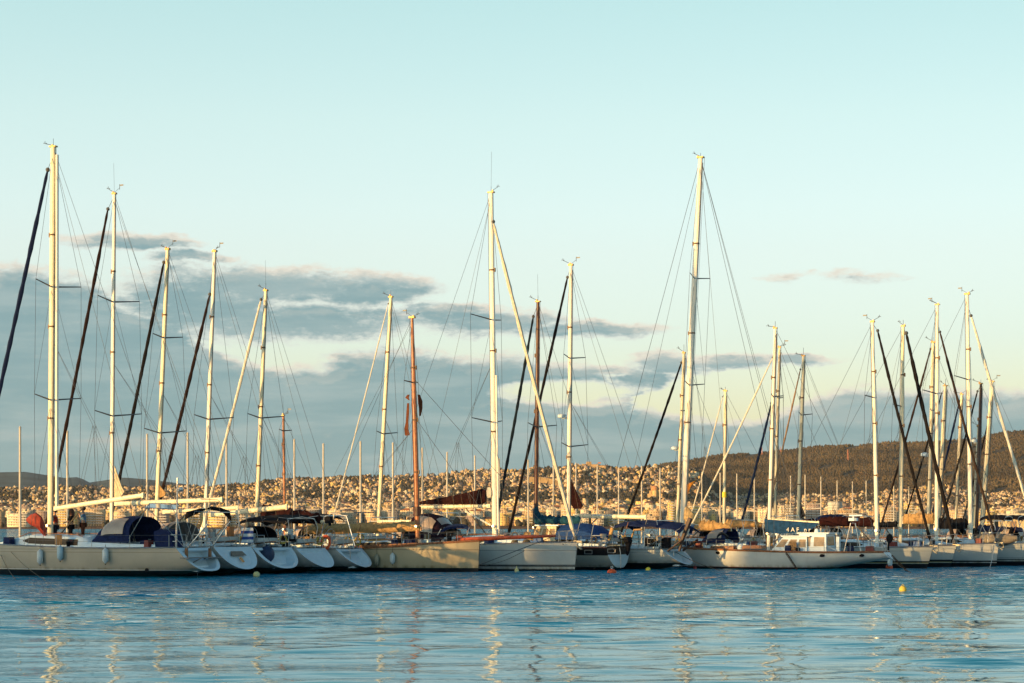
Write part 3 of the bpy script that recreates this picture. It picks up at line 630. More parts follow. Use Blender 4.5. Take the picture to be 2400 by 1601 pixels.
# --- 8
b8 = Boat('pilothouse yacht with black band round its hull, rounded white stern and blue tent cover', 1447, 111, 30, -1, u2=1150, B=3.6, z0=1.30, z1=1.55, ks=.15, rs=.78, zk0=.08, stern='transom', nfull=1.9, tmat=hull_mat('transom_h', (.60, .70, .74), .14, [(.86, 1.30, (.012, .009, .008))]),  # white stern paint carries the blue of the skylight in its base
          hm=hull_mat('hull_h', (.46, .43, .35), .16, [(.82, 1.24, (.012, .009, .008)), (1.24, 1.27, (.3, .05, .03))]))
b8.cabin(.42, .82, .35, .62, (.5, .7)); b8.cockpit(wheel=False); b8.rails()
b8.mast((1256, 1210), (1261, 708), 12, DWOOD, [(1001, 43)], (1250, 742, 7, mat('dark_teal_jib', (.010, .018, .026), .8)), antenna=1.5)
b8.boom((1262, 1222), (1362, 1226), 9, ALU, TEAL, .36, (-.03, 1), 0, .2, 8, False)
b8.part('mast_cover', TEAL, lambda m: m.tube([b8.P(1258, 1187), b8.P(1256, 1196), b8.P(1259, 1210), b8.P(1262, 1230)], [.1, .17, .26, .2], 8), b8.ms)
def pilot(b, u0, u1, vt, vb, hw, name='pilothouse', slope=14, mm=None, nwin=3, aft=False, winm=None):
    s0, s1 = b.px(u0), b.px(u1)
    if s0 > s1: s0, s1 = s1, s0
    zt = b.P((u0+u1)/2, vt).z; zb = b.P((u0+u1)/2, vb).z; m = MB(); k = slope/42
    cs = [((s0, -hw), (s1, -hw), (s1, hw), (s0, hw))]
    top = [Vector((s0+.05, -hw*.86, zt)), Vector((s1-k, -hw*.86, zt)), Vector((s1-k, hw*.86, zt)), Vector((s0+.05, hw*.86, zt))]
    bot = [Vector((x, y, zb)) for x, y in cs[0]]
    m.loft([bot, top], True, True); o = m.build(name, mm or DECK, b.root)
    m = MB(); m.box(((s0+s1-k)/2, 0, zt+.035), (s1-s0-k+.25, hw*1.86, .07)); m.build('roof', WHITE_SKYLIT, o)
    for sg in (-1, 1):
        for i in range(nwin):
            a0, a1 = (i+.12)/nwin, (i+.88)/nwin; m = MB(); q = []
            for a, c in ((a0, .30), (a1, .30), (a1, .82), (a0, .82)):
                lo_ = bot[0].lerp(bot[1], a); hi = top[0].lerp(top[1], a); p = lo_.lerp(hi, c); q.append(Vector((p.x, sg*(abs(p.y)+.006), p.z)))
            m.add(q, [(0, 1, 2, 3)]); m.build('window', winm or mat('warm_glass', (.30, .20, .10), .08, 0, .4, 2), o)
    for sx, (e0, e1) in ((1, (1, 2)), (-1, (0, 3))):
        m = MB(); q = []
        for a, c in ((.12, .35), (.88, .35), (.88, .85), (.12, .85)):
            p = bot[e0].lerp(bot[e1], a).lerp(top[e0].lerp(top[e1], a), c); p.x += sx*.012; q.append(p)
        m.add(q, [(0, 1, 2, 3)]); m.build('window', winm or MATS['warm_glass'], o)
    return o
pilot(b8, 1268, 1326, 1233, 1268, 1.2, mm=mat('cream_paint', (.62, .52, .32), .5))
b8.part('tent_cover', BLUE, lambda m: m.loft([[Vector((b8.px(u_), y*w_, b8.P(u_, 1264).z+(b8.P(u_, v_).z-b8.P(u_, 1264).z)*q)) for y, q in ((-1, 0), (-.95, .55), (-.6, .92), (0, 1), (.6, .92), (.95, .55), (1, 0))] for u_, v_, w_ in ((1324, 1240, 1.2), (1332, 1229, 1.4), (1365, 1226, 1.45), (1395, 1230, 1.4), (1412, 1243, 1.3), (1428, 1254, 1.1))], True, True))
b8.part('outboard_motor', BLACK, lambda m: [m.tube([b8.P(1470, 1258, 0), b8.P(1470, 1260, 0), b8.P(1472, 1270, 0), b8.P(1473, 1276, 0), b8.P(1472, 1290, 0), b8.P(1470, 1302, 0)], [.10, .24, .26, .14, .12, .05], 9), m.tube([b8.P(1472, 1268, 0), b8.P(1450, 1262, .2)], .03, 5)])
b8.part('stern_gallows', TAN, lambda m: m.tube([b8.P(1428, 1266, .8), b8.P(1434, 1240, .8), b8.P(1452, 1240, -.2)], .11, 6)); b8.part('stern_gallows', TAN, lambda m: m.tube([b8.P(1480, 1262, -.8), b8.P(1486, 1242, -.8), b8.P(1510, 1241, -1.0)], .06, 6))
b8.part('ladder', STEEL, lambda m: [m.tube([b8.P(1452, 1284, q), b8.P(1455, 1300, q), b8.P(1455, 1332, q)], .02, 5) for q in (-.05, -.4)]+[m.tube([b8.P(1455, 1296+9*k, -.05), b8.P(1455, 1296+9*k, -.4)], .018, 4) for k in range(4)], b8.transom)
def plate(b, name, m_, u, v, y, w, h_): b.part(name, m_, lambda m: m.box(b.P(u, v, y), (w, .02, h_)))
# hull portlight frames on the black band
for (u_, v_) in ((1379, 1294), (1433, 1291)):
    s = b8.px(u_, 1.6); x = s/b8.L; y = b8.hb(x)+.03; p = b8.P(u_, v_, y)
    b8.part('name_plate', mat('plate_silver', (.4, .38, .36), .4, .4), lambda m: [m.box((p.x, y, p.z+.10), (.46, .02, .025)), m.box((p.x, y, p.z-.10), (.46, .02, .025)), m.box((p.x-.23, y, p.z), (.025, .02, .2)), m.box((p.x+.23, y, p.z), (.025, .02, .2))])
# --- 9
b9 = Boat('white sloop with long navy bimini and dark davit arms, left of the ketch', 1575, 113, 29, -1, u2=1183, B=3.7, z0=1.14, z1=1.4, ks=1.25, rs=.76, zk0=.27, hm=hull_mat('hull_i', (.45, .46, .42), .36, [(.94, .955, (.1, .1, .1))]), nfull=2.2)
b9.cabin(); b9.cockpit(); b9.rails()
b9.mast((1333, 1180), (1338, 622), 12, ALUP, [(840, 27), (1047, 33)], (1330, 650, 7, MATS['black_jib']), radar=(1317, 975))
b9.boom((1347, 1209), (1513, 1212), 10)
b9.bimini(1456, 1618, 1217, 1.45, NAVY, .30, .30, .05, 1224)
tri_sail(b9, 'dark_red_trysail', MAROON, [(1337, 1122), (1350, 1150), (1366, 1186), (1362, 1192), (1346, 1193), (1338, 1182)])
DVB = mat('davit_brown', (.07, .04, .03), .6)
b9.part('davit', DVB, lambda m: m.tube([b9.P(1592, 1292, .8), b9.P(1600, 1262, .8), b9.P(1618, 1215, .8)], [.07, .12, .15], 6)); b9.part('davit', DVB, lambda m: m.tube([b9.P(1565, 1292, 1.2), b9.P(1598, 1266, 1.0)], .06, 5)); b9.part('davit', DVB, lambda m: m.tube([b9.P(1600, 1291, -1.0), b9.P(1636, 1264, -1.4)], .065, 5))
b9.part('stern_seat', BLACK, lambda m: m.box(b9.P(1527, 1270, 1.0), (.6, .5, .5))); b9.part('stern_seat', BLACK, lambda m: m.box(b9.P(1560, 1272, .9), (.5, .4, .6)))
b9.part('hung_cloth', BLUE, lambda m: m.loft([[b9.P(u_+w_, v_, -.6+y) for w_, y in ((-4, 0), (4, .05), (4, .12), (-4, .1))] for u_, v_ in ((1624, 1230), (1621, 1240), (1618, 1250), (1620, 1254))]))
b9.part('ladder', STEEL, lambda m: [m.tube([b9.P(1578, 1292, q), b9.P(1580, 1314, q)], .02, 5) for q in (.4, 0)]+[m.tube([b9.P(1579, 1296+7*k, .4), b9.P(1579, 1296+7*k, 0)], .018, 4) for k in range(3)], b9.transom)
# --- long low ketch
bk = Boat('long low white ketch with glazed deckhouse and overhanging counter stern', 2078, 111, 25, -1, u2=1590, B=3.3, z0=.98, z1=1.16, ks=.9, kb=.5, zk0=.62, rs=.38, stern='counter', rail=TEAK, nfull=2.3,
          hm=hull_mat('hull_k', (.58, .59, .55), .10, [(.10, .125, (.16, .04, .03))]))
bk.rails(True, True, .03, .95, 9, .55)
bk.mast((1803, 1218), (1817, 770), 10, ALUP, [(930, 20)], (1811, 838, 4, MATS['white_jib']))
bk.boom((1806, 1219), (1918, 1226), 8, None)
def bluecover(m):
    R = []; rng = random.Random(8)
    for i in range(15):
        t = i/14; u_ = 1793+125*t; vt = 1216+9*t; vb = 1247+4*math.sin(t*5)-14*max(0, t-.85)/.15
        R.append([bk.P(u_, vt, 0)+Vector((0, -.05, 0)), bk.P(u_, vt, 0)+Vector((0, .12, -.03)), bk.P(u_, (vt+vb)/2, .22)+Vector((0, rng.uniform(-.02, .02), 0)), bk.P(u_, vb, .24), bk.P(u_, vb, -.2), bk.P(u_, (vt+vb)/2, -.2)])
    m.loft(R, True, True)
bc = bk.part('sail_cover', mat('royal_canvas', (.012, .05, .12), .8, 0, .3), bluecover, bk.bo)
# white letters on the cover: 4 A F
fc = bpy.data.curves.new('cover_lettering', 'FONT'); fc.body = '4 A F   n r'; fc.size = .34; fc.extrude = .004
fo = bpy.data.objects.new('cover_lettering', fc); COL.objects.link(fo)
dgm = bpy.data.meshes.new_from_object(fo); bpy.data.objects.remove(fo)
fo = bpy.data.objects.new('lettering', dgm); COL.objects.link(fo); fo.data.materials.append(mat('letter_white', (.75, .72, .6), .6)); fo.parent = bk.bo
p = bk.P(1843, 1246, .30); fo.matrix_local = Matrix.Translation(p) @ Matrix.Rotation(math.pi, 4, 'Z') @ Matrix.Rotation(math.pi/2, 4, 'X')
dh = pilot(bk, 1820, 1905, 1258, 1292, 1.15, 'deckhouse', 30, WHITE_SKYLIT, 3)
pilot(bk, 1880, 1948, 1251, 1293, 1.0, 'wheelhouse', 4, WHITE_SKYLIT, 2)
bk.part('hatch', TEAK, lambda m: [m.box(bk.P(u_, 1284), (1.2, 1.3, .22), 0, 0, .92) for u_ in (1655, 1705)]+[m.box(bk.P(1762, 1282), (1.6, 1.3, .18), 0, 0, .92)])
bk.part('ventilator', WHITE_SKYLIT, lambda m: [m.tube([bk.P(1657, 1286, .6), bk.P(1657, 1278, .6)], .22, 9), m.ball(bk.P(1735, 1282, .5), .22, 9, 6), m.ball(bk.P(1914, 1247, .3), .14, 8, 5, (1, 1, 1.5))])
bk.part('mizzen_gallows', STEEL, lambda m: [m.tube([bk.P(1978, 1295, y), bk.P(1994, 1226, y), bk.P(2004, 1226, y), bk.P(2018, 1296, y)], .03, 5) for y in (-.8, .8)]+[m.tube([bk.P(1999, 1226, -.8), bk.P(1999, 1226, .8)], .04, 5)]+[m.tube([bk.P(1920, 1275, y), bk.P(1960, 1290, y)], .04, 5) for y in (.8,)])
bk.part('instrument_pod', WHITE_SKYLIT, lambda m: [m.tube([bk.P(2000, 1214), bk.P(2000, 1221)], .28, 10), m.box(bk.P(2006, 1208), (.75, .1, .07)), m.tube([bk.P(2000, 1208), bk.P(2000, 1216)], .05, 5)]); bk.part('locker', WHITE_SKYLIT, lambda m: m.box(bk.P(1965, 1277, .6), (.18, .3, .9)))
bk.part('hawse_port', BLACK, lambda m: [m.ball((x_*bk.L, bk.hb(x_)+.0, bk.zs(x_)-.16), .13, 8, 5, (1.3, .2, .7)) for x_ in (.095, .268, .77)])
bk.part('dish', LBLUE, lambda m: m.tube([bk.P(2083, 1316)+Vector((.0, 0, 0)), bk.P(2086, 1316)+Vector((-.08, 0, 0))], [.27, .24], 14))
bk.part('stern_wheel', STEEL, lambda m: [m.ring(bk.P(2043, 1278), .38, .02, 'x'), m.tube([bk.P(2043, 1295), bk.P(2043, 1270)], .05, 5)])
bk.part('outboard_motor', BLACK, lambda m: [m.ball(bk.P(2085, 1262, .3), .20, 8, 6, (1, .8, 1.3)), m.tube([bk.P(2083, 1268, .3), bk.P(2082, 1290, .3)], .06, 5)])
bk.part('bimini', BLACK, lambda m: m.sheet([[bk.P(1680+5.5*i, 1256-[0, 7, 10, 9, 5, 0][i], y)+Vector((0, 0, -.1*abs(y))) for y in (-.9, 0, .9)] for i in range(6)], .10))
# --- right hand cluster, bows to the right
BW = [(.29, .315, WHT), (.34, .40, BLK), (.42, .43, BLK)]
br1 = Boat('white sloop with maroon sail cover, leftmost of the four white bows at the right', 2188, 115, 31, 1, L=11, B=3.5, z0=1.15, z1=1.24, ks=.3, kb=.32, zk0=.3, hm=hull_mat('hull_l', (.43, .45, .42), .27, [(.30, .33, (.45, .38, .15)), (.33, .42, BLK), (1.0, 1.012, BLK)]))
br1.cabin(); br1.cockpit(); br1.rails()
br1.mast((2055, 1235), (2045, 755), 11, ALUP, [(932, 20)], (2057, 775, 7, MATS['black_jib']))
br1.boom((2050, 1229), (1920, 1227), 9, None, MAROON, .42, (.02, 1), 0, .12, 12, False)
br2 = Boat('white sloop with thick black furled jib, second of the four white bows', 2242, 118, 31, 1, L=11, B=3.5, z0=1.15, z1=1.28, ks=.3, kb=.30, zk0=.3, hm=hull_mat('hull_m', (.43, .45, .43), .27, [(.30, .33, (.45, .38, .15)), (.33, .46, BLK), (1.08, 1.09, BLK)]))
br2.cabin(); br2.cockpit(); br2.rails()
br2.mast((2110, 1265), (2117, 765), 11, ALU, [(953, 20)], (2124, 781, 9, MATS['black_jib']))
br2.boom((2104, 1232), (2010, 1231), 7, None, BLACK, .3, (0, 1), 0, .15, 13)
br3 = Boat('white sloop with brown furled jib and tan sail cover, third of the four white bows', 2341, 120.5, 31, 1, L=12, B=3.8, z0=1.2, z1=1.38, ks=.3, kb=.12, zk0=.3, hm=hull_mat('hull_n', (.46, .47, .45), .22, [(.27, .36, BLK), (1.0, 1.012, BLK)]))
br3.cabin(); br3.cockpit(); br3.rails()
br3.mast((2195, 1255), (2197, 715), 11, ALUP, [(923, 32)], (2203, 778, 6, DBROWN))
br3.boom((2190, 1224), (2117, 1224), 7, None, TAN, .55, (0, 1), 0, .08, 14, False)
br4 = Boat('white sloop at the right edge with white furled jib running out of the picture', 2440, 123, 31, 1, L=13, B=3.9, z0=1.25, z1=1.42, ks=.3, kb=.2, zk0=.3, hm=hull_mat('hull_o', (.44, .46, .44), .27, [(.35, .40, BLK), (.47, .49, BLK), (1.12, 1.13, BLK)]))
br4.cabin(); br4.cockpit(); br4.rails()
br4.mast((2275, 1250), (2267, 690), 12, ALUP, [(890, 32)], (2276, 740, 7, MATS['white_jib']))
br4.boom((2268, 1235), (2190, 1235), 8, None, BLACK, .55, (0, 1), 0, .15, 15, False)
br4.part('tender', mat('tender_grey', (.20, .17, .13), .7), lambda m: m.tube([br4.P(2285, 1262, -1.0), br4.P(2300, 1265, -1.0), br4.P(2350, 1266, -1.0), br4.P(2385, 1262, -1.0)], [.15, .38, .40, .15], 10))
# --- second row behind the pontoon (bows to the left)
def back(label, um, vb, ut, vt, w, Y, ju=None, jv=None, jw=5, jm=None, bow=None, stern=None, mm=None, sprd=(), cover=None, bend=None, chgt=.3, jend=None, **k):
    bow = bow if bow is not None else um-110; stern = stern or um+190; a = math.radians(28)
    Ys = Y-.47*((stern-um)*Y/F)/.88
    b = Boat(label, stern, Ys, 28, -1, u2=bow, B=3.3, z0=1.2, z1=1.35, ks=.6, zk0=.3, hm=HW('hull_back', .3), group='yachts moored in the second row')
    b.cabin(); b.cockpit(); b.rails(n=5)
    b.mast((um, vb), (ut, vt), w, mm, sprd, (ju, jv, jw, jm) if ju else None, **k)
    if bend: b.boom((um+4, bend[1]), bend, 7, None, cover, chgt, (0, 1), 0, .2, int(um))
    return b
bb1 = back('white sloop behind the cream classic cutter, tall thin-stayed cream mast and white boom', 887, 1225, 916, 697, 11, 122, 910, 712, 3, MATS['white_jib'], bow=762, bend=(1037, 1222), sprd=[(1017, 22)])
bb2 = back('small yacht with short varnished orange mast behind the fifth white sloop', 668, 1250, 664, 975, 8, 126, bow=585, stern=800, mm=WOOD, back=True, antenna=1.2, sprd=[(1010, 12)])
bb3 = back('sloop behind the navy bimini, cream mast with radar dome and black furled jib', 1587, 1230, 1603, 828, 9, 125, 1597, 850, 6, MATS['black_jib'], bow=1443, radar=(1581, 1050), sprd=[(963, 6)])
bb4 = back('largest sloop of the back row, tallest mast of the right half with crumpled tan mainsail', 1600, 1230, 1642, 370, 18, 119.5, bow=1395, stern=1890, mm=ALUP, sprd=[(653, 33), (903, 42)], bend=(1713, 1241), cover=TAN, chgt=.75, taper=.7)
bb4.part('mainsail_bundle', mat('sail_tan', (.55, .38, .18), .8, 0, .3), lambda m: m.tube([bb4.P(1603, 1180), bb4.P(1607, 1195), bb4.P(1613, 1210), bb4.P(1622, 1222), bb4.P(1640, 1228)], [.04, .22, .38, .42, .25], 9, .6), bb4.bo)
bb4.part('forestay', WIRE, lambda m: [m.tube([bb4.m1, Vector((bb4.L-.1, 0, bb4.z1))], .014, 4), m.tube([bb4.m1-Vector((0, 0, .6)), Vector((bb4.L-1.5, 0, bb4.z1))], .010, 4), m.tube([bb4.m1, Vector((.6, 1, bb4.z0))], .012, 4), m.tube([bb4.m1, Vector((.6, -1, bb4.z0))], .012, 4)], bb4.ms)
tri_sail(bb4, 'orange_pennant', mat('pennant_orange', (.5, .2, .03), .8), [(1612, 1135), (1633, 1124), (1618, 1142), (1612, 1160)])
bb5 = back('short-masted sloop with yellow band round its mast, behind the long low ketch', 1697, 1215, 1700, 917, 9, 130, 1694, 930, 3, MATS['white_jib'], bow=1598, bend=(1790, 1232), cover=TAN, chgt=.45)
bb5.part('mast_tape', YELLOW, lambda m: m.tube([bb5.P(1698, 1166), bb5.P(1698, 1153)], .16, 8), bb5.ms)
bb6 = back('sloop with dark blue furled jib between the ketch mast and the short-masted sloop', 1815, 1230, 1827, 815, 8, 129, 1808, 945, 6, mat('blue_jib', (.008, .02, .06), .8), bow=1722, sprd=[(933, 10)])
bb7 = back('sloop with buff furled jib and small dark trysail, right of the ketch mast', 1870, 1230, 1883, 835, 10, 128, 1876, 866, 4, mat('buff_jib', (.35, .22, .12), .8), bow=1778, sprd=[(973, 22)], bend=(2040, 1230), cover=MAROON, chgt=.45)
tri_sail(bb7, 'dark_trysail', BLACK, [(1874, 1170), (1884, 1200), (1888, 1210), (1874, 1216)])
bb8 = back('sloop with long brown furled jib leaning left and radar dome, among the right-hand masts', 2175, 1250, 2187, 803, 10, 132, 2181, 818, 5, DBROWN, bow=2050, radar=(2168, 1065), sprd=[(962, 16)])
bb9 = back('sloop with pale thick mast just right of the tan-covered sloop mast', 2198, 1250, 2216, 905, 11, 135, 2207, 922, 4, MATS['black_jib'], bow=2100, sprd=[(1100, 10)])
bb10 = back('sloop with thin cream mast and slate blue stay, between the two tallest right-hand masts', 2238, 1250, 2254, 925, 8, 138, 2249, 940, 5, MATS['blue_jib'], bow=2165, sprd=[(1078, 10)])
bb11 = back('sloop with dark brown mast and black furled jib at the right', 2288, 1250, 2299, 900, 9, 134, 2291, 917, 5, MATS['black_jib'], bow=2190, mm=DWOOD, radar=(2282, 1033), sprd=[(1097, 8)], bend=(2400, 1243), cover=NAVY, chgt=.4)
bb12 = back('sloop with broad cream mast leaning right, rightmost mast of the back row', 2300, 1250, 2325, 895, 12, 141, 2316, 990, 4, MATS['black_jib'], bow=2240)
bb13 = back('sloop with plain white mast beside the dark brown mast at the right', 2281, 1250, 2293, 1000, 8, 139, bow=2200, sprd=[])

# deck gear that crowds the cockpits: stern arches, ensign staffs, coiled lines, sprayhoods
gear = random.Random(31)
def clutter(b, arch=True, hood=None):
    w = b.B*.36; z = b.z0
    if arch:
        s = gear.uniform(.5, 1.1); hh = gear.uniform(1.5, 2.1)
        for sg in (-1, 1): b.part('stern_arch', STEEL, lambda m: [m.tube([(s, sg*w, z), (s-.25, sg*w*.98, z+hh*.7), (s-.1, sg*w*.9, z+hh), (s+.5, sg*w*.9, z+hh+.05), (s+1.0, sg*w, z+.1)], .022, 5)])
        b.part('arch_bridge', STEEL, lambda m: m.tube([(s-.1, -w*.9, z+hh), (s-.1, w*.9, z+hh)], .025, 5))
        b.part('antenna', WIRE, lambda m: m.tube([(s-.1, w*.6, z+hh), (s-.1, w*.6, z+hh+gear.uniform(.5, 1.3))], .014, 4))
    b.part('ensign_staff', TEAK, lambda m: m.tube([(.1, -w*.5, z), (-.35, -w*.5, z+1.35)], .02, 5))
    b.part('coiled_line', ROPE, lambda m: [m.ring((gear.uniform(.4, 1.2), sg*w*1.1, z+.42), .15, .03, 'y', 12, 5) for sg in (1,)])
    b.part('helm_seat', mat('seat_white', (.5, .5, .46), .6), lambda m: m.box((.45, 0, z+.38), (.4, w*1.3, .22), 0, 0, .9))
    b.part('grill', STEEL, lambda m: m.tube([(.25, w*.95, z+.5), (.25, w*.95, z+.72)], [.16, .2], 9))
    b.part('horseshoe_buoy', mat('horseshoe_yellow', (.5, .36, .06), .7), lambda m: m.tube([(.05, -w*.8, z+.58), (.05, -w*.95, z+.38), (.05, -w*.8, z+.22), (.05, -w*.6, z+.22), (.05, -w*.45, z+.38), (.05, -w*.6, z+.58)], .05, 6))
    b.part('boat_hook', TEAK, lambda m: m.tube([(b.L*.45, b.hb(.45)*.8, b.zs(.45)+.3), (b.L*.45+2.2, b.hb(.6)*.72, b.zs(.6)+.32)], .02, 5))
    if hood:
        x0, x1 = b.L*.46, b.L*.34; zt = b.zs(.4)+1.15; u0, v0 = b.uv(x0, 0, zt); u1, v1 = b.uv(x1, 0, zt); b.dodger(u0, u1, (v0+v1)/2, b.B*.34, hood, front=False)
        u0, v0 = b.uv(b.L*.28, 0, b.z0+2.0); u1, _ = b.uv(b.L*.08, 0, 0); b.bimini(u0, u1, v0, b.B*.36, hood, .25, .15)
GEAR = [('fuel_can', mat('can_red', (.16, .02, .015), .6)), ('cushion', NAVY), ('dock_box', mat('box_grey', (.22, .21, .19), .7)), ('bucket', BLACK), ('coiled_rope', ROPE), ('deck_vent', STEEL), ('towel', mat('towel_tan', (.45, .30, .16), .9)), ('winch_cover', BLACK), ('water_can', mat('can_blue', (.02, .08, .22), .6))]
def deckgear(b, n=9):
    for k in range(n):
        nm, mm_ = gear.choice(GEAR); x = gear.uniform(.05, .9); y = gear.choice((-1, 1))*b.hb(x)*gear.uniform(.5, .85); s_ = x*b.L; z = b.zs(x)+.02
        if nm in ('bucket', 'deck_vent', 'winch_cover'): fn = lambda m: m.tube([(s_, y, z), (s_, y, z+gear.uniform(.22, .38))], [.11, .15], 8)
        elif nm == 'coiled_rope': fn = lambda m: [m.ring((s_, y, z+.05+.05*q), .20-.03*q, .035, 'z', 12, 5) for q in range(3)]+[m.ring((s_, y*1.05, z+.45), .16, .03, 'y', 12, 5)]
        elif nm == 'towel': fn = lambda m: m.sheet([[Vector((s_+.14*i, y*1.08+.02*math.sin(i*2), z+.6-.5*j/4)) for j in range(5)] for i in range(4)], .012)
        else: fn = lambda m: m.box((s_, y, z+.17), (gear.uniform(.25, .6), gear.uniform(.2, .4), gear.uniform(.25, .42)), gear.uniform(-.4, .4), 0, .88)
        b.part(nm, mm_, fn)
for b_ in (b1, b2, b3, b4, b5, b7, b8, b9, bk, br1, br2, br3, br4, bb1, bb3, bb4, bb5, bb6, bb7, bb8): deckgear(b_)
deckgear(b6, 6)
for b_ in (b2, b4, b7, b8, b9, br1, br2, br3, br4, bb1, bb3, bb4, bb5, bb7, bb8): clutter(b_)
for b_ in (b3, b5): clutter(b_, False)
for b_, h_ in ((bb2, BLACK), (bb6, NAVY), (bb9, BLACK), (bb10, DBROWN), (bb11, BLACK)): clutter(b_, True, h_)
for b_, h_ in ((bb1, DBROWN), (bb3, BLACK), (bb4, NAVY), (bb5, BLACK), (bb7, BLACK), (bb8, BLACK)):
    x0, x1 = b_.L*.46, b_.L*.34; zt = b_.zs(.4)+1.15; u0, v0 = b_.uv(x0, 0, zt); u1, v1 = b_.uv(x1, 0, zt); b_.dodger(u0, u1, (v0+v1)/2, b_.B*.34, h_, front=False)
# ------------------------------------------------------------------ things lying on or hung from the yachts
def cloth_striped():
    m = bpy.data.materials.new('striped_cloth'); m.use_nodes = True; t = m.node_tree; q = NG(t); b = t.nodes['Principled BSDF']
    s = q.sep(q.n('ShaderNodeTexCoord').outputs['Object'])
    k = q.m('GREATER_THAN', q.m('FRACT', q.m('MULTIPLY', s[2], 3.4)), .5)
    q.set(b.inputs['Base Color'], q.mix(k, (.02, .06, .26, 1), (.55, .62, .66, 1))); b.inputs['Roughness'].default_value = .8
    return m
p = b3.P(580, 1237, 1.75); w = b3.wp(*p)+Vector((0, -.9, 0)); m = MB()
m.sheet([[Vector((.28*(k/4-.5)*1.5, -.05+.04*math.sin(k*1.7+i*.6), -.75*i/8)) for k in range(7)] for i in range(9)], .012)
o = m.build('flag', cloth_striped()); o.location = w; tag(o, 'blue and white striped flag hanging over the stern of the third sloop', 'flag')
p = b3.P(617, 1299, .25); m = MB(); m.ball((0, 0, 0), .40, 14, 10, (1, .9, 1.08)); m.tube([(0, 0, .40), (0, 0, .5)], .05, 6)
o = m.build('ball_fender', DBLUE); o.location = b3.wp(*p)+Vector((.25, -.55, 0)); tag(o, 'round dark blue ball fender hanging in the scoop stern of the third sloop', 'fender')
p = b5.P(770, 1271, .2); m = MB(); m.ring((0, 0, 0), .27, .085, 'y', 18, 8); o = m.build('life_ring', ORANGE); o.location = b5.wp(*p)+Vector((0, -1.6, 0)); o.scale = (.8, 1, 1.15)
tag(o, 'orange life ring hung on the stern rail of the fifth sloop', 'life ring')
p = b1.P(88, 1232, 1.0); m = MB(); rng = random.Random(7); R = []
for i, (a, z, rr) in enumerate(((-.55, .28, .06), (-.35, .30, .28), (-.05, .26, .40), (.2, .05, .42), (.36, -.22, .32), (.44, -.5, .16))):
    R.append([Vector((-a+0*k, math.sin(k*.628)*rr*.7*(1+rng.uniform(-.12, .12)), z+math.cos(k*.628)*rr*(1+rng.uniform(-.12, .12)))) for k in range(10)])
m.loft(R); o = m.build('sail_bag', RED); o.location = b1.wp(*p); o.rotation_euler = (0, 0, math.pi); tag(o, 'red fabric sail bag lashed on the foredeck of the big white sloop', 'sail bag')

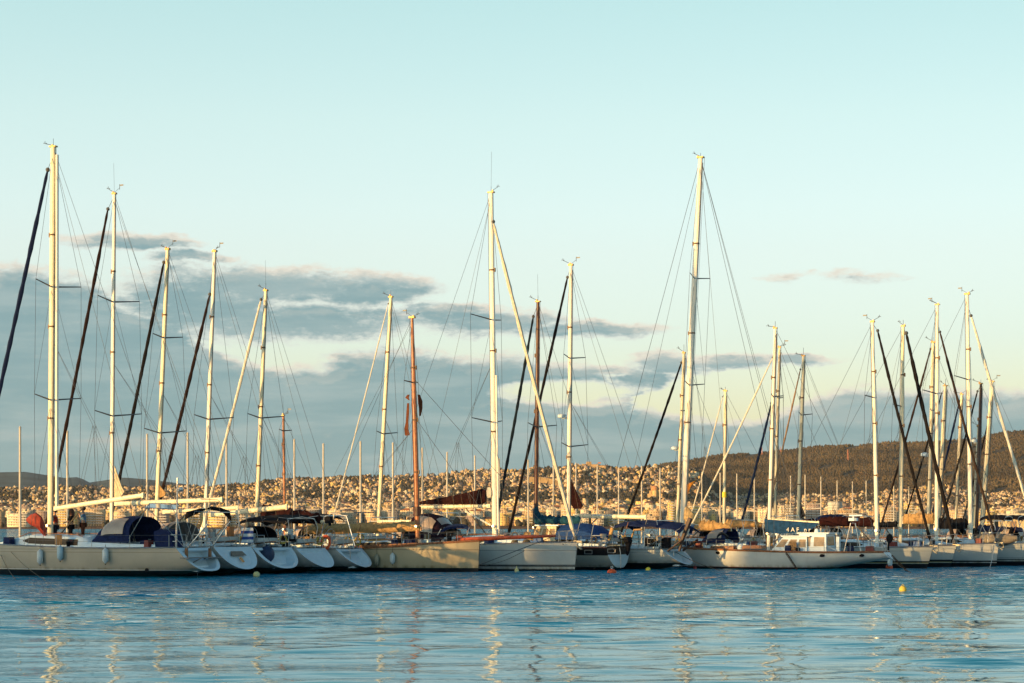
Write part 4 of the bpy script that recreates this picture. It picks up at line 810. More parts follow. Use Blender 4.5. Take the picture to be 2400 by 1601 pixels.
# ------------------------------------------------------------------ people
def skin_mesh(name, pts, edges, m_, parent, sub=1, loc=(0, 0, 0)):
    me = bpy.data.meshes.new(name); me.from_pydata([p[:3] for p in pts], edges, []); me.materials.append(m_)
    o = bpy.data.objects.new(name, me); COL.objects.link(o)
    sm = o.modifiers.new('skin', 'SKIN'); sm.use_smooth_shade = True
    for i, v in enumerate(me.skin_vertices[0].data):
        r = pts[i][3]; v.radius = (r, r) if not isinstance(r, tuple) else r; v.use_root = (i == 0)
    if sub: o.modifiers.new('sub', 'SUBSURF').levels = sub; o.modifiers['sub'].render_levels = sub
    if parent: o.parent = parent
    return o
SK = mat('skin', (.50, .27, .16), .6, 0, .08)
def person(loc, rz, label, arms, shirt, trouser, hair, long_hair=False, bag=None):
    root = empty('person', loc, rz, label, 'person')   # faces +x
    J = {}; V_ = []; E = []
    def a(k, x, y, z, r, prev=None):
        J[k] = len(V_); V_.append((x, y, z, r)); 
        if prev: E.append((J[prev], J[k]))
    a('pel', 0, 0, .95, (.15, .11)); a('wai', 0, 0, 1.10, (.135, .10), 'pel'); a('che', 0, 0, 1.30, (.155, .11), 'wai'); a('sh', 0, 0, 1.44, (.10, .09), 'che')
    a('nk', 0, 0, 1.52, .052, 'sh'); a('ja', .015, 0, 1.58, .068, 'nk'); a('hd', .01, 0, 1.66, .092, 'ja'); a('cr', -.005, 0, 1.73, .070, 'hd')
    for sg, nm in ((1, 'l'), (-1, 'r')):
        e, h_ = arms[nm]
        a('s'+nm, 0, sg*.17, 1.42, .055, 'sh'); a('e'+nm, *e, .042, 's'+nm); a('w'+nm, *h_, .028, 'e'+nm)
        d_ = (Vector(h_)-Vector(e)).normalized(); pm = Vector(h_)+d_*.06; a('p'+nm, *pm, (.035, .02), 'w'+nm)
        side_ = d_.cross(Vector((0, 0, 1))).normalized()
        for k in range(4):
            q = pm+d_*(.045+.008*(1 if k in (1, 2) else 0))+side_*(k-1.5)*.02; a('f%s%d' % (nm, k), *q, .009, 'p'+nm)
            q2 = q+d_*.02+Vector((0, 0, -.025)); a('g%s%d' % (nm, k), *q2, .008, 'f%s%d' % (nm, k))
        q = Vector(h_)+d_*.04+side_*.045; a('t'+nm, *q, .010, 'w'+nm)
        a('hi'+nm, 0, sg*.09, .90, .10, 'pel'); a('kn'+nm, .02, sg*.11, .50, .062, 'hi'+nm); a('an'+nm, -.02, sg*.12, .10, .042, 'kn'+nm)
        a('he'+nm, 0, sg*.12, .04, .04, 'an'+nm); a('to'+nm, .15, sg*.13, .035, .032, 'he'+nm)
    skin_mesh('body', V_, E, SK, root)
    sub_ = lambda ks, gr: ([(V_[J[k]][0], V_[J[k]][1], V_[J[k]][2], tuple(x+gr for x in V_[J[k]][3]) if isinstance(V_[J[k]][3], tuple) else V_[J[k]][3]+gr) for k in ks])
    ks = ['wai', 'pel', 'che', 'sh', 'sl', 'el', 'sr', 'er']; skin_mesh('shirt', sub_(ks, .016), [(0, 1), (0, 2), (2, 3), (3, 4), (4, 5), (3, 6), (6, 7)], shirt, root)
    ks = ['pel', 'hil', 'knl', 'anl', 'hir', 'knr', 'anr']; skin_mesh('trousers', sub_(ks, .024), [(0, 1), (1, 2), (2, 3), (0, 4), (4, 5), (5, 6)], trouser, root)
    m = MB(); rg = random.Random(5); m.ball((-.025, 0, 1.705), .118, 12, 8, (1, .92, .95), .05, rg)
    if long_hair:
        for k in range(14):
            an = -2.2+4.4*k/13+math.pi; x, y = .09*math.cos(an)-.02, .10*math.sin(an)
            m.tube([(x, y, 1.72), (x*1.35, y*1.35, 1.58), (x*1.3, y*1.35, 1.45), (x*1.1+.02, y*1.5, 1.30)], [.05, .055, .05, .02], 6)
    m.build('hair', hair, root)
    m = MB(); m.ball((.105, 0, 1.645), .018, 6, 4, (1.3, .8, 1)); m.build('nose', SK, root)
    m = MB(); [m.ball((.088, s_*.034, 1.672), .012, 6, 4) for s_ in (-1, 1)]; m.build('eyes', mat('eye_dark', (.02, .015, .01), .3), root)
    m = MB(); m.ball((.088, 0, 1.605), .02, 6, 4, (.5, 1.2, .35)); m.build('mouth', mat('lips', (.32, .09, .06), .5), root)
    if bag: bag(root)
    return root
HB = mat('hair_brown', (.085, .030, .012), .6, 0, .4, 20); HD = mat('hair_dark', (.02, .012, .008), .6)
pos = b1.wp(*b1.P(166, 1258, -.9)); pos.z = 1.52
person(pos, math.radians(200), 'person with long wavy brown hair in a sleeveless black top, under the boom',
       {'l': ((.10, .26, 1.16), (.27, .10, 1.12)), 'r': ((.10, -.26, 1.16), (.27, -.08, 1.10))}, BLACK, mat('black_trousers', (.010, .008, .010), .8), HB, True,
       lambda r: MB().build('x', None) if 0 else None)
pos = b1.wp(*b1.P(195, 1258, -1.1)); pos.z = 1.62
person(pos, math.radians(195), 'person in a denim jacket and brown trousers, one hand raised to the face',
       {'l': ((.16, .24, 1.25), (.22, .06, 1.50)), 'r': ((.12, -.26, 1.15), (.25, -.12, 1.20))}, mat('denim', (.10, .20, .32), .8, 0, .25), mat('brown_trousers', (.09, .03, .015), .8), HD)
pos = b1.wp(*b1.P(129, 1258, -.4)); pos.z = 1.50
person(pos, math.radians(180), 'person in a red shirt and dark trousers half hidden behind the thick left mast',
       {'l': ((.05, .26, 1.18), (.18, .20, 1.0)), 'r': ((.05, -.26, 1.18), (.15, -.2, 1.0))}, mat('red_shirt', (.35, .04, .02), .8), mat('dark_jeans', (.02, .02, .03), .8), HD)

# ------------------------------------------------------------------ buoys, mooring lines, marina poles
def wpt(u, v, z=0.0):
    Y = (H-z)*F/(v-VH); return Vector(((u-1200)*Y/F, Y, z))
def buoy(u, v, r, m_, label, shape='ball', top=True):
    p = wpt(u, v); root = empty('mooring_buoy', p, 0, label, 'buoy'); m = MB()
    if shape == 'ball': m.ball((0, 0, r*.45), r, 14, 9)
    elif shape == 'oval': m.ball((0, 0, r*.3), r, 14, 9, (1.3, 1, .75))
    else: m.tube([(0, 0, -.05), (0, 0, .1), (0, 0, r*1.8), (0, 0, r*2.6)], [r, r*.9, r*.22, r*.12], 4)
    m.build('float', m_, root, ang=60)
    if top: m = MB(); m.ring((0, 0, r*1.45 if shape != 'cone' else r*2.8), r*.28, r*.07, 'y', 12, 5); m.tube([(0, 0, r*1.1), (0, 0, r*1.3)], r*.12, 5); m.build('ring', m_ if shape != 'oval' else WHITE_SKYLIT, root)
buoy(601, 1351, .17, YPALE, 'pale yellow ball buoy floating below the third sloop', top=False)
buoy(1211, 1340, .12, YPALE, 'small pale yellow pointed buoy in front of the big plumb-bowed sloop', 'cone', False)
buoy(1434, 1343, .19, ORANGE, 'orange-red mooring buoy in front of the rounded white stern', 'oval')
buoy(1519, 1338, .14, YELLOW, 'bright yellow ball buoy close to the navy bimini yacht', top=False)
buoy(1629, 1334, .11, DRED, 'small dark red buoy at the bow of the long low ketch', 'cone', False)
buoy(2084, 1334, .21, ORANGE, 'orange ball buoy under the counter stern of the long low ketch')
buoy(2116, 1386, .145, mat('yellow_worn', (.58, .44, .06), .6), 'yellow ringed buoy floating alone in open water at the right')
ML = [((5, 1287, b1), 35, 1356, 'dark mooring line dropping steeply at the left edge'), ((15, 1285, b1), 105, 1356, 'long dark mooring line crossing the bow of the big white sloop'),
      ((1335, 1272, b7), 1350, 1340, None)]
def sline(b, s, y, z, u, v, label, r=.016, m_=None): return b.line('mooring_line', label, [b.wp(s, y, z), wpt(u, v)], r, m_)
a0 = b1.P(20, 1288, 1.1); sline(b1, a0.x, a0.y, a0.z, 106, 1360, 'long dark mooring line crossing the bow of the big white sloop')
a0 = b1.P(0, 1296, 1.0); sline(b1, a0.x, a0.y, a0.z, 38, 1360, 'short steep mooring line at the left edge of the photo')
sline(b1, -.9, 1.0, .5, 463, 1349, 'pale mooring line dropping from the stern of the big white sloop', .018, FWHITE)
a0 = b6.P(1058, 1275, -.5); sline(b6, a0.x, a0.y, a0.z, 1095, 1338, 'mooring line slanting down across the cream classic bow')
a0 = b6.P(1049, 1275, -.7); sline(b6, a0.x, a0.y, a0.z, 1044, 1338, 'near-vertical mooring line on the cream classic hull')
a0 = b7.P(1318, 1274, -.6); sline(b7, a0.x, a0.y, a0.z, 1378, 1334, 'mooring line from the plumb bow to the black-banded yacht')
a0 = b7.P(1230, 1290, -1.9); q = b7.wp(*a0); e = wpt(1137, 1343); b7.line('mooring_line', 'long mooring line rising across the plumb-bowed white hull', [e+Vector((0, -1.0, .4)), q+Vector((0, -.6, 0))])
sline(b9, .4, -1.0, 1.05, 1688, 1337, 'mooring line from the navy bimini yacht across the ketch bow')
sline(b8, .4, 1.0, 1.1, 1392, 1336, 'mooring line slanting off the black-banded yacht stern')
sline(br3, 11.8, -.2, 1.3, 2320, 1330, 'pale mooring line crossing in front of the third right-hand bow', .014, FWHITE)
sline(bk, 0, 0, .9, 2135, 1342, 'mooring line from the counter stern slanting to the water')
# rusty chain
p0 = bk.P(1842, 1296, 1.75); p1 = bk.P(1867, 1334, 1.75); m = MB(); a_, b_ = bk.wp(*p0), bk.wp(*p1)
for k in range(22): c_ = a_.lerp(b_, k/21); m.ring(c_+Vector((0, -.1, 0)), .05, .018, 'xy'[k % 2], 8, 4)
tag(m.build('anchor_chain', mat('rusty_chain', (.06, .035, .02), .8, 0, .5, 20)), 'rusty chain hanging down the side of the long low ketch', 'chain')
m = MB(); a_, b_ = bk.wp(-.3, 0, .8), wpt(2128, 1341)
for k in range(26): m.ring(a_.lerp(b_, k/25), .045, .018, 'xy'[k % 2], 8, 4)
tag(m.build('anchor_chain', MATS['rusty_chain']), 'dark chain slanting into the water behind the counter stern', 'chain')

PM = mat('pole_grey', (.50, .45, .36), .6, 0, .1)
pole_u = [(47, 1003), (158, 1013), (345, 1020), (440, 1017), (531, 1020), (690, 1032), (758, 1042), (845, 1037), (921, 1040), (990, 1052), (1048, 1062), (1113, 1070),
          (1170, 1077), (1238, 1080), (1297, 1085), (1350, 1087), (1400, 1093), (1450, 1098), (1504, 1094), (1547, 1099), (1645, 1108), (1688, 1110), (1727, 1112),
          (1768, 1117), (1853, 1117), (1887, 1115), (1924, 1119), (1962, 1128), (1998, 1130), (2030, 1128), (2095, 1140), (2130, 1142)]
proto = None
for i, (u_, v_) in enumerate(pole_u):
    Y = 8.0*F/(VH-v_) if v_ < VH else 200; Y = min(Y, 420)
    if proto is None:
        m = MB(); m.tube([(0, 0, -.3), (0, 0, 10.4)], [.11, .09], 8); m.tube([(0, 0, 10.4), (0, 0, 10.55)], [.13, .03], 8); pm = m.build('marina_pole', PM); proto = pm; o = pm
    else: o = proto.copy(); COL.objects.link(o)
    o.location = ((u_-1200)*Y/F, Y, 0)
    tag(o, 'plain slim grey marina pole standing in the water behind the yachts', 'pole', 'row of slim marina poles behind the yachts')

# ------------------------------------------------------------------ water
def water_mat():
    m = bpy.data.materials.new('water'); m.use_nodes = True; t = m.node_tree; t.nodes.clear(); q = NG(t)
    geo = q.n('ShaderNodeNewGeometry').outputs['Position']; s = q.sep(geo)
    patch = q.noise(q.comb(q.m('MULTIPLY', s[0], .030), q.m('MULTIPLY', s[1], .075), 0.0), 1.0, 3, .5)
    wind = q.m('ADD', q.mr(s[1], 38.0, 88.0, 0, .72), q.m('MULTIPLY', q.m('SUBTRACT', patch, .5), 1.7)); wind = q.m('MAXIMUM', q.m('MINIMUM', wind, 1.0), .02)
    n1 = q.noise(q.comb(q.m('MULTIPLY', s[0], .85), q.m('MULTIPLY', s[1], 1.8), 0.0), 1.0, 2, .5)
    n2 = q.noise(q.comb(q.m('MULTIPLY', s[0], .45), q.m('MULTIPLY', s[1], 1.9), 4.0), 1.0, 3, .5)
    hgt = q.m('ADD', q.m('MULTIPLY', n1, q.m('MULTIPLY', wind, .56)), q.m('MULTIPLY', n2, q.m('MULTIPLY_ADD', wind, .12, .022)))
    bp = q.n('ShaderNodeBump'); bp.inputs['Distance'].default_value = 1.0; bp.inputs['Strength'].default_value = 1.0; q.set(bp.inputs['Height'], hgt)
    fr = q.n('ShaderNodeFresnel'); fr.inputs['IOR'].default_value = 1.33; t.links.new(bp.outputs[0], fr.inputs['Normal'])
    df = q.n('ShaderNodeBsdfDiffuse'); df.inputs['Color'].default_value = (.0, .20, .31, 1)
    gl = q.n('ShaderNodeBsdfGlossy'); gl.inputs['Color'].default_value = (.80, .88, .92, 1); gl.inputs['Roughness'].default_value = .03; t.links.new(bp.outputs[0], gl.inputs['Normal'])
    mx = q.n('ShaderNodeMixShader'); t.links.new(fr.outputs[0], mx.inputs[0]); t.links.new(df.outputs[0], mx.inputs[1]); t.links.new(gl.outputs[0], mx.inputs[2])
    o = q.n('ShaderNodeOutputMaterial'); t.links.new(mx.outputs[0], o.inputs['Surface']); return m
WM = water_mat()
xs = np.arange(-46, 46.01, .20); ysr = [18.0]
while ysr[-1] < 140: ysr.append(ysr[-1]+max(.12, .0024*ysr[-1]))
ys = np.array(ysr); X, Y_ = np.meshgrid(xs, ys); Z = np.zeros_like(X); rs_ = np.random.RandomState(3)
for k in range(54):
    lam = math.exp(rs_.uniform(math.log(.9), math.log(6.5))); an = rs_.normal(math.pi/2+.1, .42); kk = 2*math.pi/lam
    Z += .0027*lam**.95*np.sin(kk*(X*math.cos(an)+Y_*math.sin(an))+rs_.uniform(0, 6.28))/1.6
edge = np.minimum(1, np.minimum(np.minimum((X+46)/4, (46-X)/4), np.minimum((Y_-18)/4, (140-Y_)/6))); Z *= np.clip(edge, 0, 1)
nr, nc = X.shape; vs = np.stack([X, Y_, Z], -1).reshape(-1, 3)
idx = np.arange(nr*nc).reshape(nr, nc); fa = np.stack([idx[:-1, :-1], idx[:-1, 1:], idx[1:, 1:], idx[1:, :-1]], -1).reshape(-1, 4)
def np_mesh(name, vs, fa, m_, cols=None, smooth=True):
    me = bpy.data.meshes.new(name); me.vertices.add(len(vs)); me.vertices.foreach_set('co', np.asarray(vs, np.float32).ravel())
    k = fa.shape[1]; me.loops.add(fa.size); me.loops.foreach_set('vertex_index', fa.ravel().astype(np.int32)); me.polygons.add(len(fa))
    me.polygons.foreach_set('loop_start', (np.arange(len(fa))*k).astype(np.int32)); me.polygons.foreach_set('loop_total', np.full(len(fa), k, np.int32))
    me.update(calc_edges=True)
    if smooth: me.polygons.foreach_set('use_smooth', [True]*len(fa))
    if cols is not None:
        at_ = me.color_attributes.new('Col', 'FLOAT_COLOR', 'CORNER'); c4 = np.ones((fa.size, 4), np.float32); c4[:, :3] = np.repeat(cols, k, 0); at_.data.foreach_set('color', c4.ravel())
    me.materials.append(m_); o = bpy.data.objects.new(name, me); COL.objects.link(o); return o
# outer flat ring of the same sheet, welded to the ripple field's edge
x0, x1, y0, y1 = xs[0], xs[-1], ys[0], ys[-1]; BX, BY0, BY1 = 16000., -60., 16500.
ov = np.array([[-BX, BY0, 0], [BX, BY0, 0], [BX, BY1, 0], [-BX, BY1, 0], [x0, y0, 0], [x1, y0, 0], [x1, y1, 0], [x0, y1, 0]]); n0 = len(vs)
of = np.array([[0, 1, 5, 4], [1, 2, 6, 5], [2, 3, 7, 6], [3, 0, 4, 7]])+n0
wobj = np_mesh('water', np.vstack([vs, ov]), np.vstack([fa, of]), WM); tag(wobj, kind='structure')

# ------------------------------------------------------------------ far shore: terrain, town, forest, mountains
CREST = [(-900, 1150), (0, 1148), (100, 1146), (250, 1147), (500, 1146), (560, 1139), (620, 1134), (680, 1127), (760, 1124), (900, 1122), (1000, 1117), (1080, 1110), (1150, 1106), (1300, 1102),
         (1345, 1096), (1400, 1095), (1440, 1101), (1530, 1098), (1600, 1101), (1640, 1108), (1680, 1140), (1720, 1168), (1900, 1165), (2000, 1163), (2100, 1155), (2200, 1142), (2260, 1152), (2300, 1170), (2350, 1160), (2400, 1155), (2700, 1145), (3300, 1140)]
CU, CV = np.array(CREST).T.astype(float)
Y0s, YD = 2300., 2500.
def tv(u, t): vc = np.interp(u, CU, CV)+1.5*np.sin(u/37.)+1.0*np.sin(u/13.+1); return 1237.5-(1237.5-vc)*np.power(t, .9)
def tz(u, t): Yq = Y0s+YD*t; return H+(VH-tv(u, t))*Yq/F
def terr(name, us, ts, fY, fz, m_):
    Ug, Tg = np.meshgrid(us, ts); Yg = fY(Tg); Xg = (Ug-1200)*Yg/F; Zg = fz(Ug, Tg)
    nr, nc = Ug.shape; i_ = np.arange(nr*nc).reshape(nr, nc); f_ = np.stack([i_[:-1, :-1], i_[:-1, 1:], i_[1:, 1:], i_[1:, :-1]], -1).reshape(-1, 4)
    return np_mesh(name, np.stack([Xg, Yg, Zg], -1).reshape(-1, 3), f_, m_)
GM = mat('hill_scrub', (.085, .062, .040), .9, 0, .45, .03)
EARTH = mat('dry_earth', (.14, .085, .052), .9, 0, .4, .05)
TS = np.concatenate([[-.005], np.linspace(0, 1, 40), [1.3, 1.7]])
o = terr('town_hill', np.arange(-900, 3301, 20.), TS, lambda t: Y0s+YD*t, lambda u, t: np.where(t < 0, -4, np.where(t <= 1, tz(u, np.clip(t, 0, 1)), tz(u, 1.0)-(t-1)*120)), EARTH); tag(o, kind='structure')
FCR = [(1380, 1112), (1480, 1100), (1560, 1090), (1620, 1078), (1700, 1067), (1800, 1062), (1900, 1049), (2000, 1044), (2100, 1038), (2200, 1037), (2300, 1028), (2350, 1016), (2400, 1010), (2600, 985), (3200, 960)]
FU, FV = np.array(FCR).T.astype(float); FY0, FYD = 4700., 2600.
def fz(u, t):
    vc = np.interp(u, FU, FV)+1.2*np.sin(u/21.); vb = 1180.; v = vb-(vb-vc)*np.power(t, .75)+6*np.sin(u/60.+t*5)*t*(1-t)*2
    v = np.where(u < 1480, np.maximum(v, vb-(vb-vc)*np.clip((u-1380)/100., 0, 1)), v)
    return H+(VH-v)*(FY0+FYD*t)/F
o = terr('forest_hill', np.arange(1380, 3201, 20.), np.concatenate([np.linspace(0, 1, 30), [1.4]]), lambda t: FY0+FYD*t, lambda u, t: np.where(t <= 1, fz(u, np.clip(t, 0, 1)), fz(u, 1.0)-150), GM); tag(o, kind='structure')
MM = mat('mountain_scrub_hazed', (.050, .072, .080), .95, 0, .3, .004)  # scrub slopes with the blue of distant haze mixed into the colour
MCR = [(-1200, 1100), (-400, 1096), (0, 1107), (60, 1106), (150, 1120), (185, 1118), (210, 1131), (290, 1119), (350, 1124), (430, 1134), (480, 1141), (520, 1134), (545, 1136), (620, 1148), (800, 1155), (1500, 1150), (3400, 1140)]
MU, MV = np.array(MCR).T.astype(float)
def mz(u, t):
    v = 1232-(1232-np.interp(u, MU, MV))*np.power(t, .8)+3.5*np.sin(u/33.+t*9)*t*(1-t); return H+(VH-v)*(9500+4500*t)/F
o = terr('mountains', np.arange(-1200, 3401, 15.), np.concatenate([np.linspace(0, 1, 24), [1.3]]), lambda t: 9500+4500*t, lambda u, t: np.where(t <= 1, mz(u, np.clip(t, 0, 1)), mz(u, 1.0)-200), MM); tag(o, kind='structure')

def facade():
    m = bpy.data.materials.new('facade'); m.use_nodes = True; t = m.node_tree; b = t.nodes['Principled BSDF']; q = NG(t)
    g_ = q.n('ShaderNodeNewGeometry'); P_ = q.sep(g_.outputs['Position']); N_ = q.sep(g_.outputs['True Normal'])
    h_ = q.m('SUBTRACT', q.m('MULTIPLY', P_[0], N_[1]), q.m('MULTIPLY', P_[1], N_[0]))
    fh, fzz = q.m('FRACT', q.m('DIVIDE', h_, 3.1)), q.m('FRACT', q.m('DIVIDE', P_[2], 3.0))
    wx = q.m('MULTIPLY', q.m('GREATER_THAN', fh, .30), q.m('LESS_THAN', fh, .74)); wz = q.m('MULTIPLY', q.m('GREATER_THAN', fzz, .28), q.m('LESS_THAN', fzz, .74))
    wl = q.m('LESS_THAN', q.m('ABSOLUTE', N_[2]), .3); k = q.m('MULTIPLY', q.m('MULTIPLY', wx, wz), wl)
    cell = q.n('ShaderNodeTexWhiteNoise'); q.set(cell.inputs[0], q.comb(q.m('FLOOR', q.m('DIVIDE', h_, 3.1)), q.m('FLOOR', q.m('DIVIDE', P_[2], 3.0)), 0.0))
    k = q.m('MULTIPLY', k, q.m('GREATER_THAN', cell.outputs[0], .15))
    at_ = q.n('ShaderNodeVertexColor'); at_.layer_name = 'Col'
    dirt = q.noise(g_.outputs['Position'], .08, 3, .6); c0 = q.mix(q.mr(dirt, .3, .75), at_.outputs[0], (.55, .50, .45, 1), 'MULTIPLY'); c0 = q.mix(.35, at_.outputs[0], c0)
    wc = q.mix(cell.outputs[0], (.03, .025, .022, 1), (.14, .09, .055, 1))
    q.set(b.inputs['Base Color'], q.mix(q.m('MULTIPLY', k, .75), c0, wc)); b.inputs['Roughness'].default_value = .8; return m
FAC = facade()
PAL = [((.80, .57, .32), 'cream'), ((.84, .70, .48), 'white'), ((.62, .41, .21), 'sand-coloured'), ((.46, .34, .27), 'salmon'), ((.30, .27, .25), 'grey'), ((.82, .57, .20), 'yellow')]
ROOFC = [(.24, .12, .075), (.20, .12, .09), (.28, .15, .10)]; FLATC = (.26, .23, .20)
QF = np.array([[0, 1, 5, 4], [1, 2, 6, 5], [2, 3, 7, 6], [3, 0, 4, 7], [4, 5, 6, 7]])
rng = random.Random(11)
def house_geo(x, y, z, w, dp, h_, rz, col, roof, V, Fc, C):
    """walls + roof as quads with colours appended to the lists"""
    ca, sa = math.cos(rz), math.sin(rz); o = len(V)
    def pt(a, b, c): V.append((x+a*ca-b*sa, y+a*sa+b*ca, z+c))
    for zz in (-4, h_):
        for a, b in ((-w/2, -dp/2), (w/2, -dp/2), (w/2, dp/2), (-w/2, dp/2)): pt(a, b, zz)
    for q in QF: Fc.append(tuple(int(i)+o for i in q))
    C += [col]*4+[FLATC if roof is None else roof]
    if roof is not None:
        o = len(V); e = .5
        for a, b in ((-w/2-e, -dp/2-e), (w/2+e, -dp/2-e), (w/2+e, dp/2+e), (-w/2-e, dp/2+e)): pt(a, b, h_)
        hr = min(w, dp)*.28; pt(-w/4, 0, h_+hr); pt(w/4, 0, h_+hr)
        Fc.append((o, o+1, o+5, o+4)); Fc.append((o+2, o+3, o+4, o+5)); Fc.append((o+1, o+2, o+5, o+5)); Fc.append((o+3, o, o+4, o+4)); C += [roof]*4
    else:
        o = len(V); pw = w*.28; px_, py_ = rng.uniform(-w/4, w/4), 0
        for zz in (h_, h_+2.2):
            for a, b in ((-pw/2, -2), (pw/2, -2), (pw/2, 2), (-pw/2, 2)): pt(a+px_, b, zz)
        for q in QF: Fc.append(tuple(int(i)+o for i in q))
        C += [col]*5
def is_park(u, v):
    if 1235 < u < 1660 and 1166+6*math.sin(u/40) < v < 1193: return .93
    if 1150 < u < 1260 and 1150 < v < 1200: return .6
    if u < 70 and 1158 < v < 1180: return .85
    if u > 1640 and v < 1160-0.0*u and u < 1720: return .9
    n = math.sin(u/31.+v/9.)+math.sin(u/73.-v/13.)+math.sin(u/17.+2)
    return .6 if n > 1.1 else .14
V, Fc, C = [], [], []; TR = []; IND = []
for k in range(24000):
    u = rng.uniform(-120, 2520); vc = float(np.interp(u, CU, CV)); v = rng.uniform(vc-1, 1232); t = max(0.012, ((1237.5-v)/(1237.5-vc)))**(1/.9)
    if t > 1.02: continue
    t = min(t, 1.0)
    if rng.random() < is_park(u, v): TR.append((u, t)); continue
    Yq = Y0s+YD*t; X_ = (u-1200)*Yq/F; z = float(tz(np.float64(u), np.float64(t)))
    flat = t < .25; w = rng.uniform(4, 11)*(1.8 if flat else 1); h_ = rng.choice([3, 4, 4, 6, 9])*(1.9 if flat else .95); dp = rng.uniform(5, 10)
    col, cn = rng.choice(PAL+PAL[:2]+PAL[:1]); kf = rng.uniform(.62, 1.12); col = tuple(c_*kf for c_ in col)
    roof = rng.choice(ROOFC) if rng.random() < (.12 if flat else .30) else None
    IND.append((h_*w/Yq**2, X_, Yq, z, w, dp, h_, rng.uniform(-1.35, .15), col, cn, roof, u, t))
IND.sort(key=lambda q: -q[0])
single, rest = IND[:165], IND[165:]
for q in rest: house_geo(q[1], q[2], q[3], q[4], q[5], q[6], q[7], q[8], q[10], V, Fc, C)
o = np_mesh('town_houses', np.array(V), np.array(Fc), FAC, np.array(C), False); tag(o, 'dense mass of small cream houses covering the far hillside', 'houses', kind='stuff')
ZONES = [(-999, 125, 'left of the leftmost thick mast'), (125, 265, 'between the two leftmost masts'), (265, 380, 'between the second and third masts'), (380, 495, 'between the third and fourth masts'),
         (495, 610, 'between the fourth and fifth masts'), (610, 900, 'right of the fifth mast'), (900, 975, 'left of the varnished wooden mast'), (975, 1158, 'right of the varnished wooden mast'),
         (1158, 1258, 'left of the dark brown mast'), (1258, 1335, 'right of the dark brown mast'), (1335, 1595, 'left of the tallest right-hand mast'), (1595, 1700, 'right of the tallest right-hand mast'), (1700, 1875, 'behind the long low ketch'),
         (1875, 2050, 'right of the ketch mast'), (2050, 2115, 'at the right-hand mast cluster'), (2115, 2200, 'behind the tan-covered sloop'), (2200, 2290, 'behind the crowded right-hand masts'), (2290, 9999, 'by the right edge')]
def zone(u): return next(z for a, b, z in ZONES if a <= u < b)
def thing_building(name, cat, x, y, z, w, dp, h_, rz, col, roof, label, group, bands=0, bandcol=None):
    V, Fc, C = [], [], []; house_geo(0, 0, 0, w, dp, h_, 0, col, None, V, Fc, C)
    root = empty(name, (x, y, z), rz, label, cat, group)
    o = np_mesh('wall', np.array(V), np.array(Fc), FAC, np.array(C), False); o.parent = root
    m = MB()
    if roof is not None:
        e = .6; hr = min(w, dp)*.28; m.add([(-w/2-e, -dp/2-e, h_+.02), (w/2+e, -dp/2-e, h_+.02), (w/2+e, dp/2+e, h_+.02), (-w/2-e, dp/2+e, h_+.02), (-w/4, 0, h_+hr), (w/4, 0, h_+hr)], [(0, 1, 5, 4), (2, 3, 4, 5), (1, 2, 5), (3, 0, 4)])
        ro = m.build('roof', mat('roof_tile', (.34, .13, .06), .85, 0, .3, .5), root, smooth=False)
    else:
        for a, b, s1, s2 in ((0, -dp/2, w+.6, .3), (0, dp/2, w+.6, .3), (-w/2-.15, 0, .3, dp-.4), (w/2+.15, 0, .3, dp-.4)): m.box((a, b, h_+.45), (s1, s2, .9))
        ro = m.build('roof_parapet', mat('parapet', (.50, .45, .38), .85, 0, .2, .3), root, smooth=False)
    for k in range(bands):
        m = MB(); zz = 3.0*(k+1); m.box((0, -dp/2-.7, zz+.4), (w*.94, 1.4, 1.0)); m.build('balcony', mat('balcony_pale', (.66, .62, .55), .8, 0, .1, .3) if bandcol is None else bandcol, root, smooth=False)
    return root
for (_, x, y, z, w, dp, h_, rz, col, cn, roof, u, t) in single:
    tt = 'tiled-roof house' if roof is not None else 'flat-roofed block'
    row = 'low down' if t < .2 else 'up the slope'
    lab = f'small {cn} {tt} {row}, {zone(u)}'
    thing_building('town_house', 'house', x, y, z, w, dp, h_, rz, col, roof, lab, lab[:60])
# waterfront blocks
LAND = [(120, 180, 1198, 'yellow', 7), (185, 246, 1194, 'cream', 8), (20, 70, 1205, 'white', 6), (262, 300, 1199, 'cream', 7), (430, 475, 1196, 'yellow', 7), (480, 535, 1192, 'yellow', 9), (540, 580, 1203, 'cream', 7), (350, 395, 1203, 'salmon', 6), (590, 640, 1208, 'grey', 5),
        (1170, 1202, 1203, 'yellow', 7), (1205, 1250, 1213, 'yellow', 4), (1315, 1335, 1185, 'cream', 10), (1280, 1302, 1194, 'white', 9), (1385, 1415, 1198, 'cream', 8), (1424, 1470, 1209, 'yellow', 6), (1565, 1580, 1178, 'yellow', 11),
        (1622, 1645, 1188, 'yellow', 9), (1775, 1840, 1194, 'white', 7), (1822, 1860, 1186, 'white', 9), (1885, 1925, 1182, 'salmon', 9), (2118, 2140, 1180, 'yellow', 10), (1000, 1045, 1208, 'white', 6), (1055, 1090, 1212, 'grey', 5), (1360, 1380, 1195, 'white', 8),
        (2290, 2330, 1200, 'yellow', 7), (700, 740, 1212, 'cream', 5), (770, 815, 1209, 'cream', 6), (860, 900, 1214, 'sand-coloured', 5), (2060, 2095, 1190, 'cream', 8), (2225, 2260, 1196, 'cream', 7), (1960, 2010, 1196, 'sand-coloured', 7)]
PD = {n: c_ for c_, n in PAL}
OCC = []
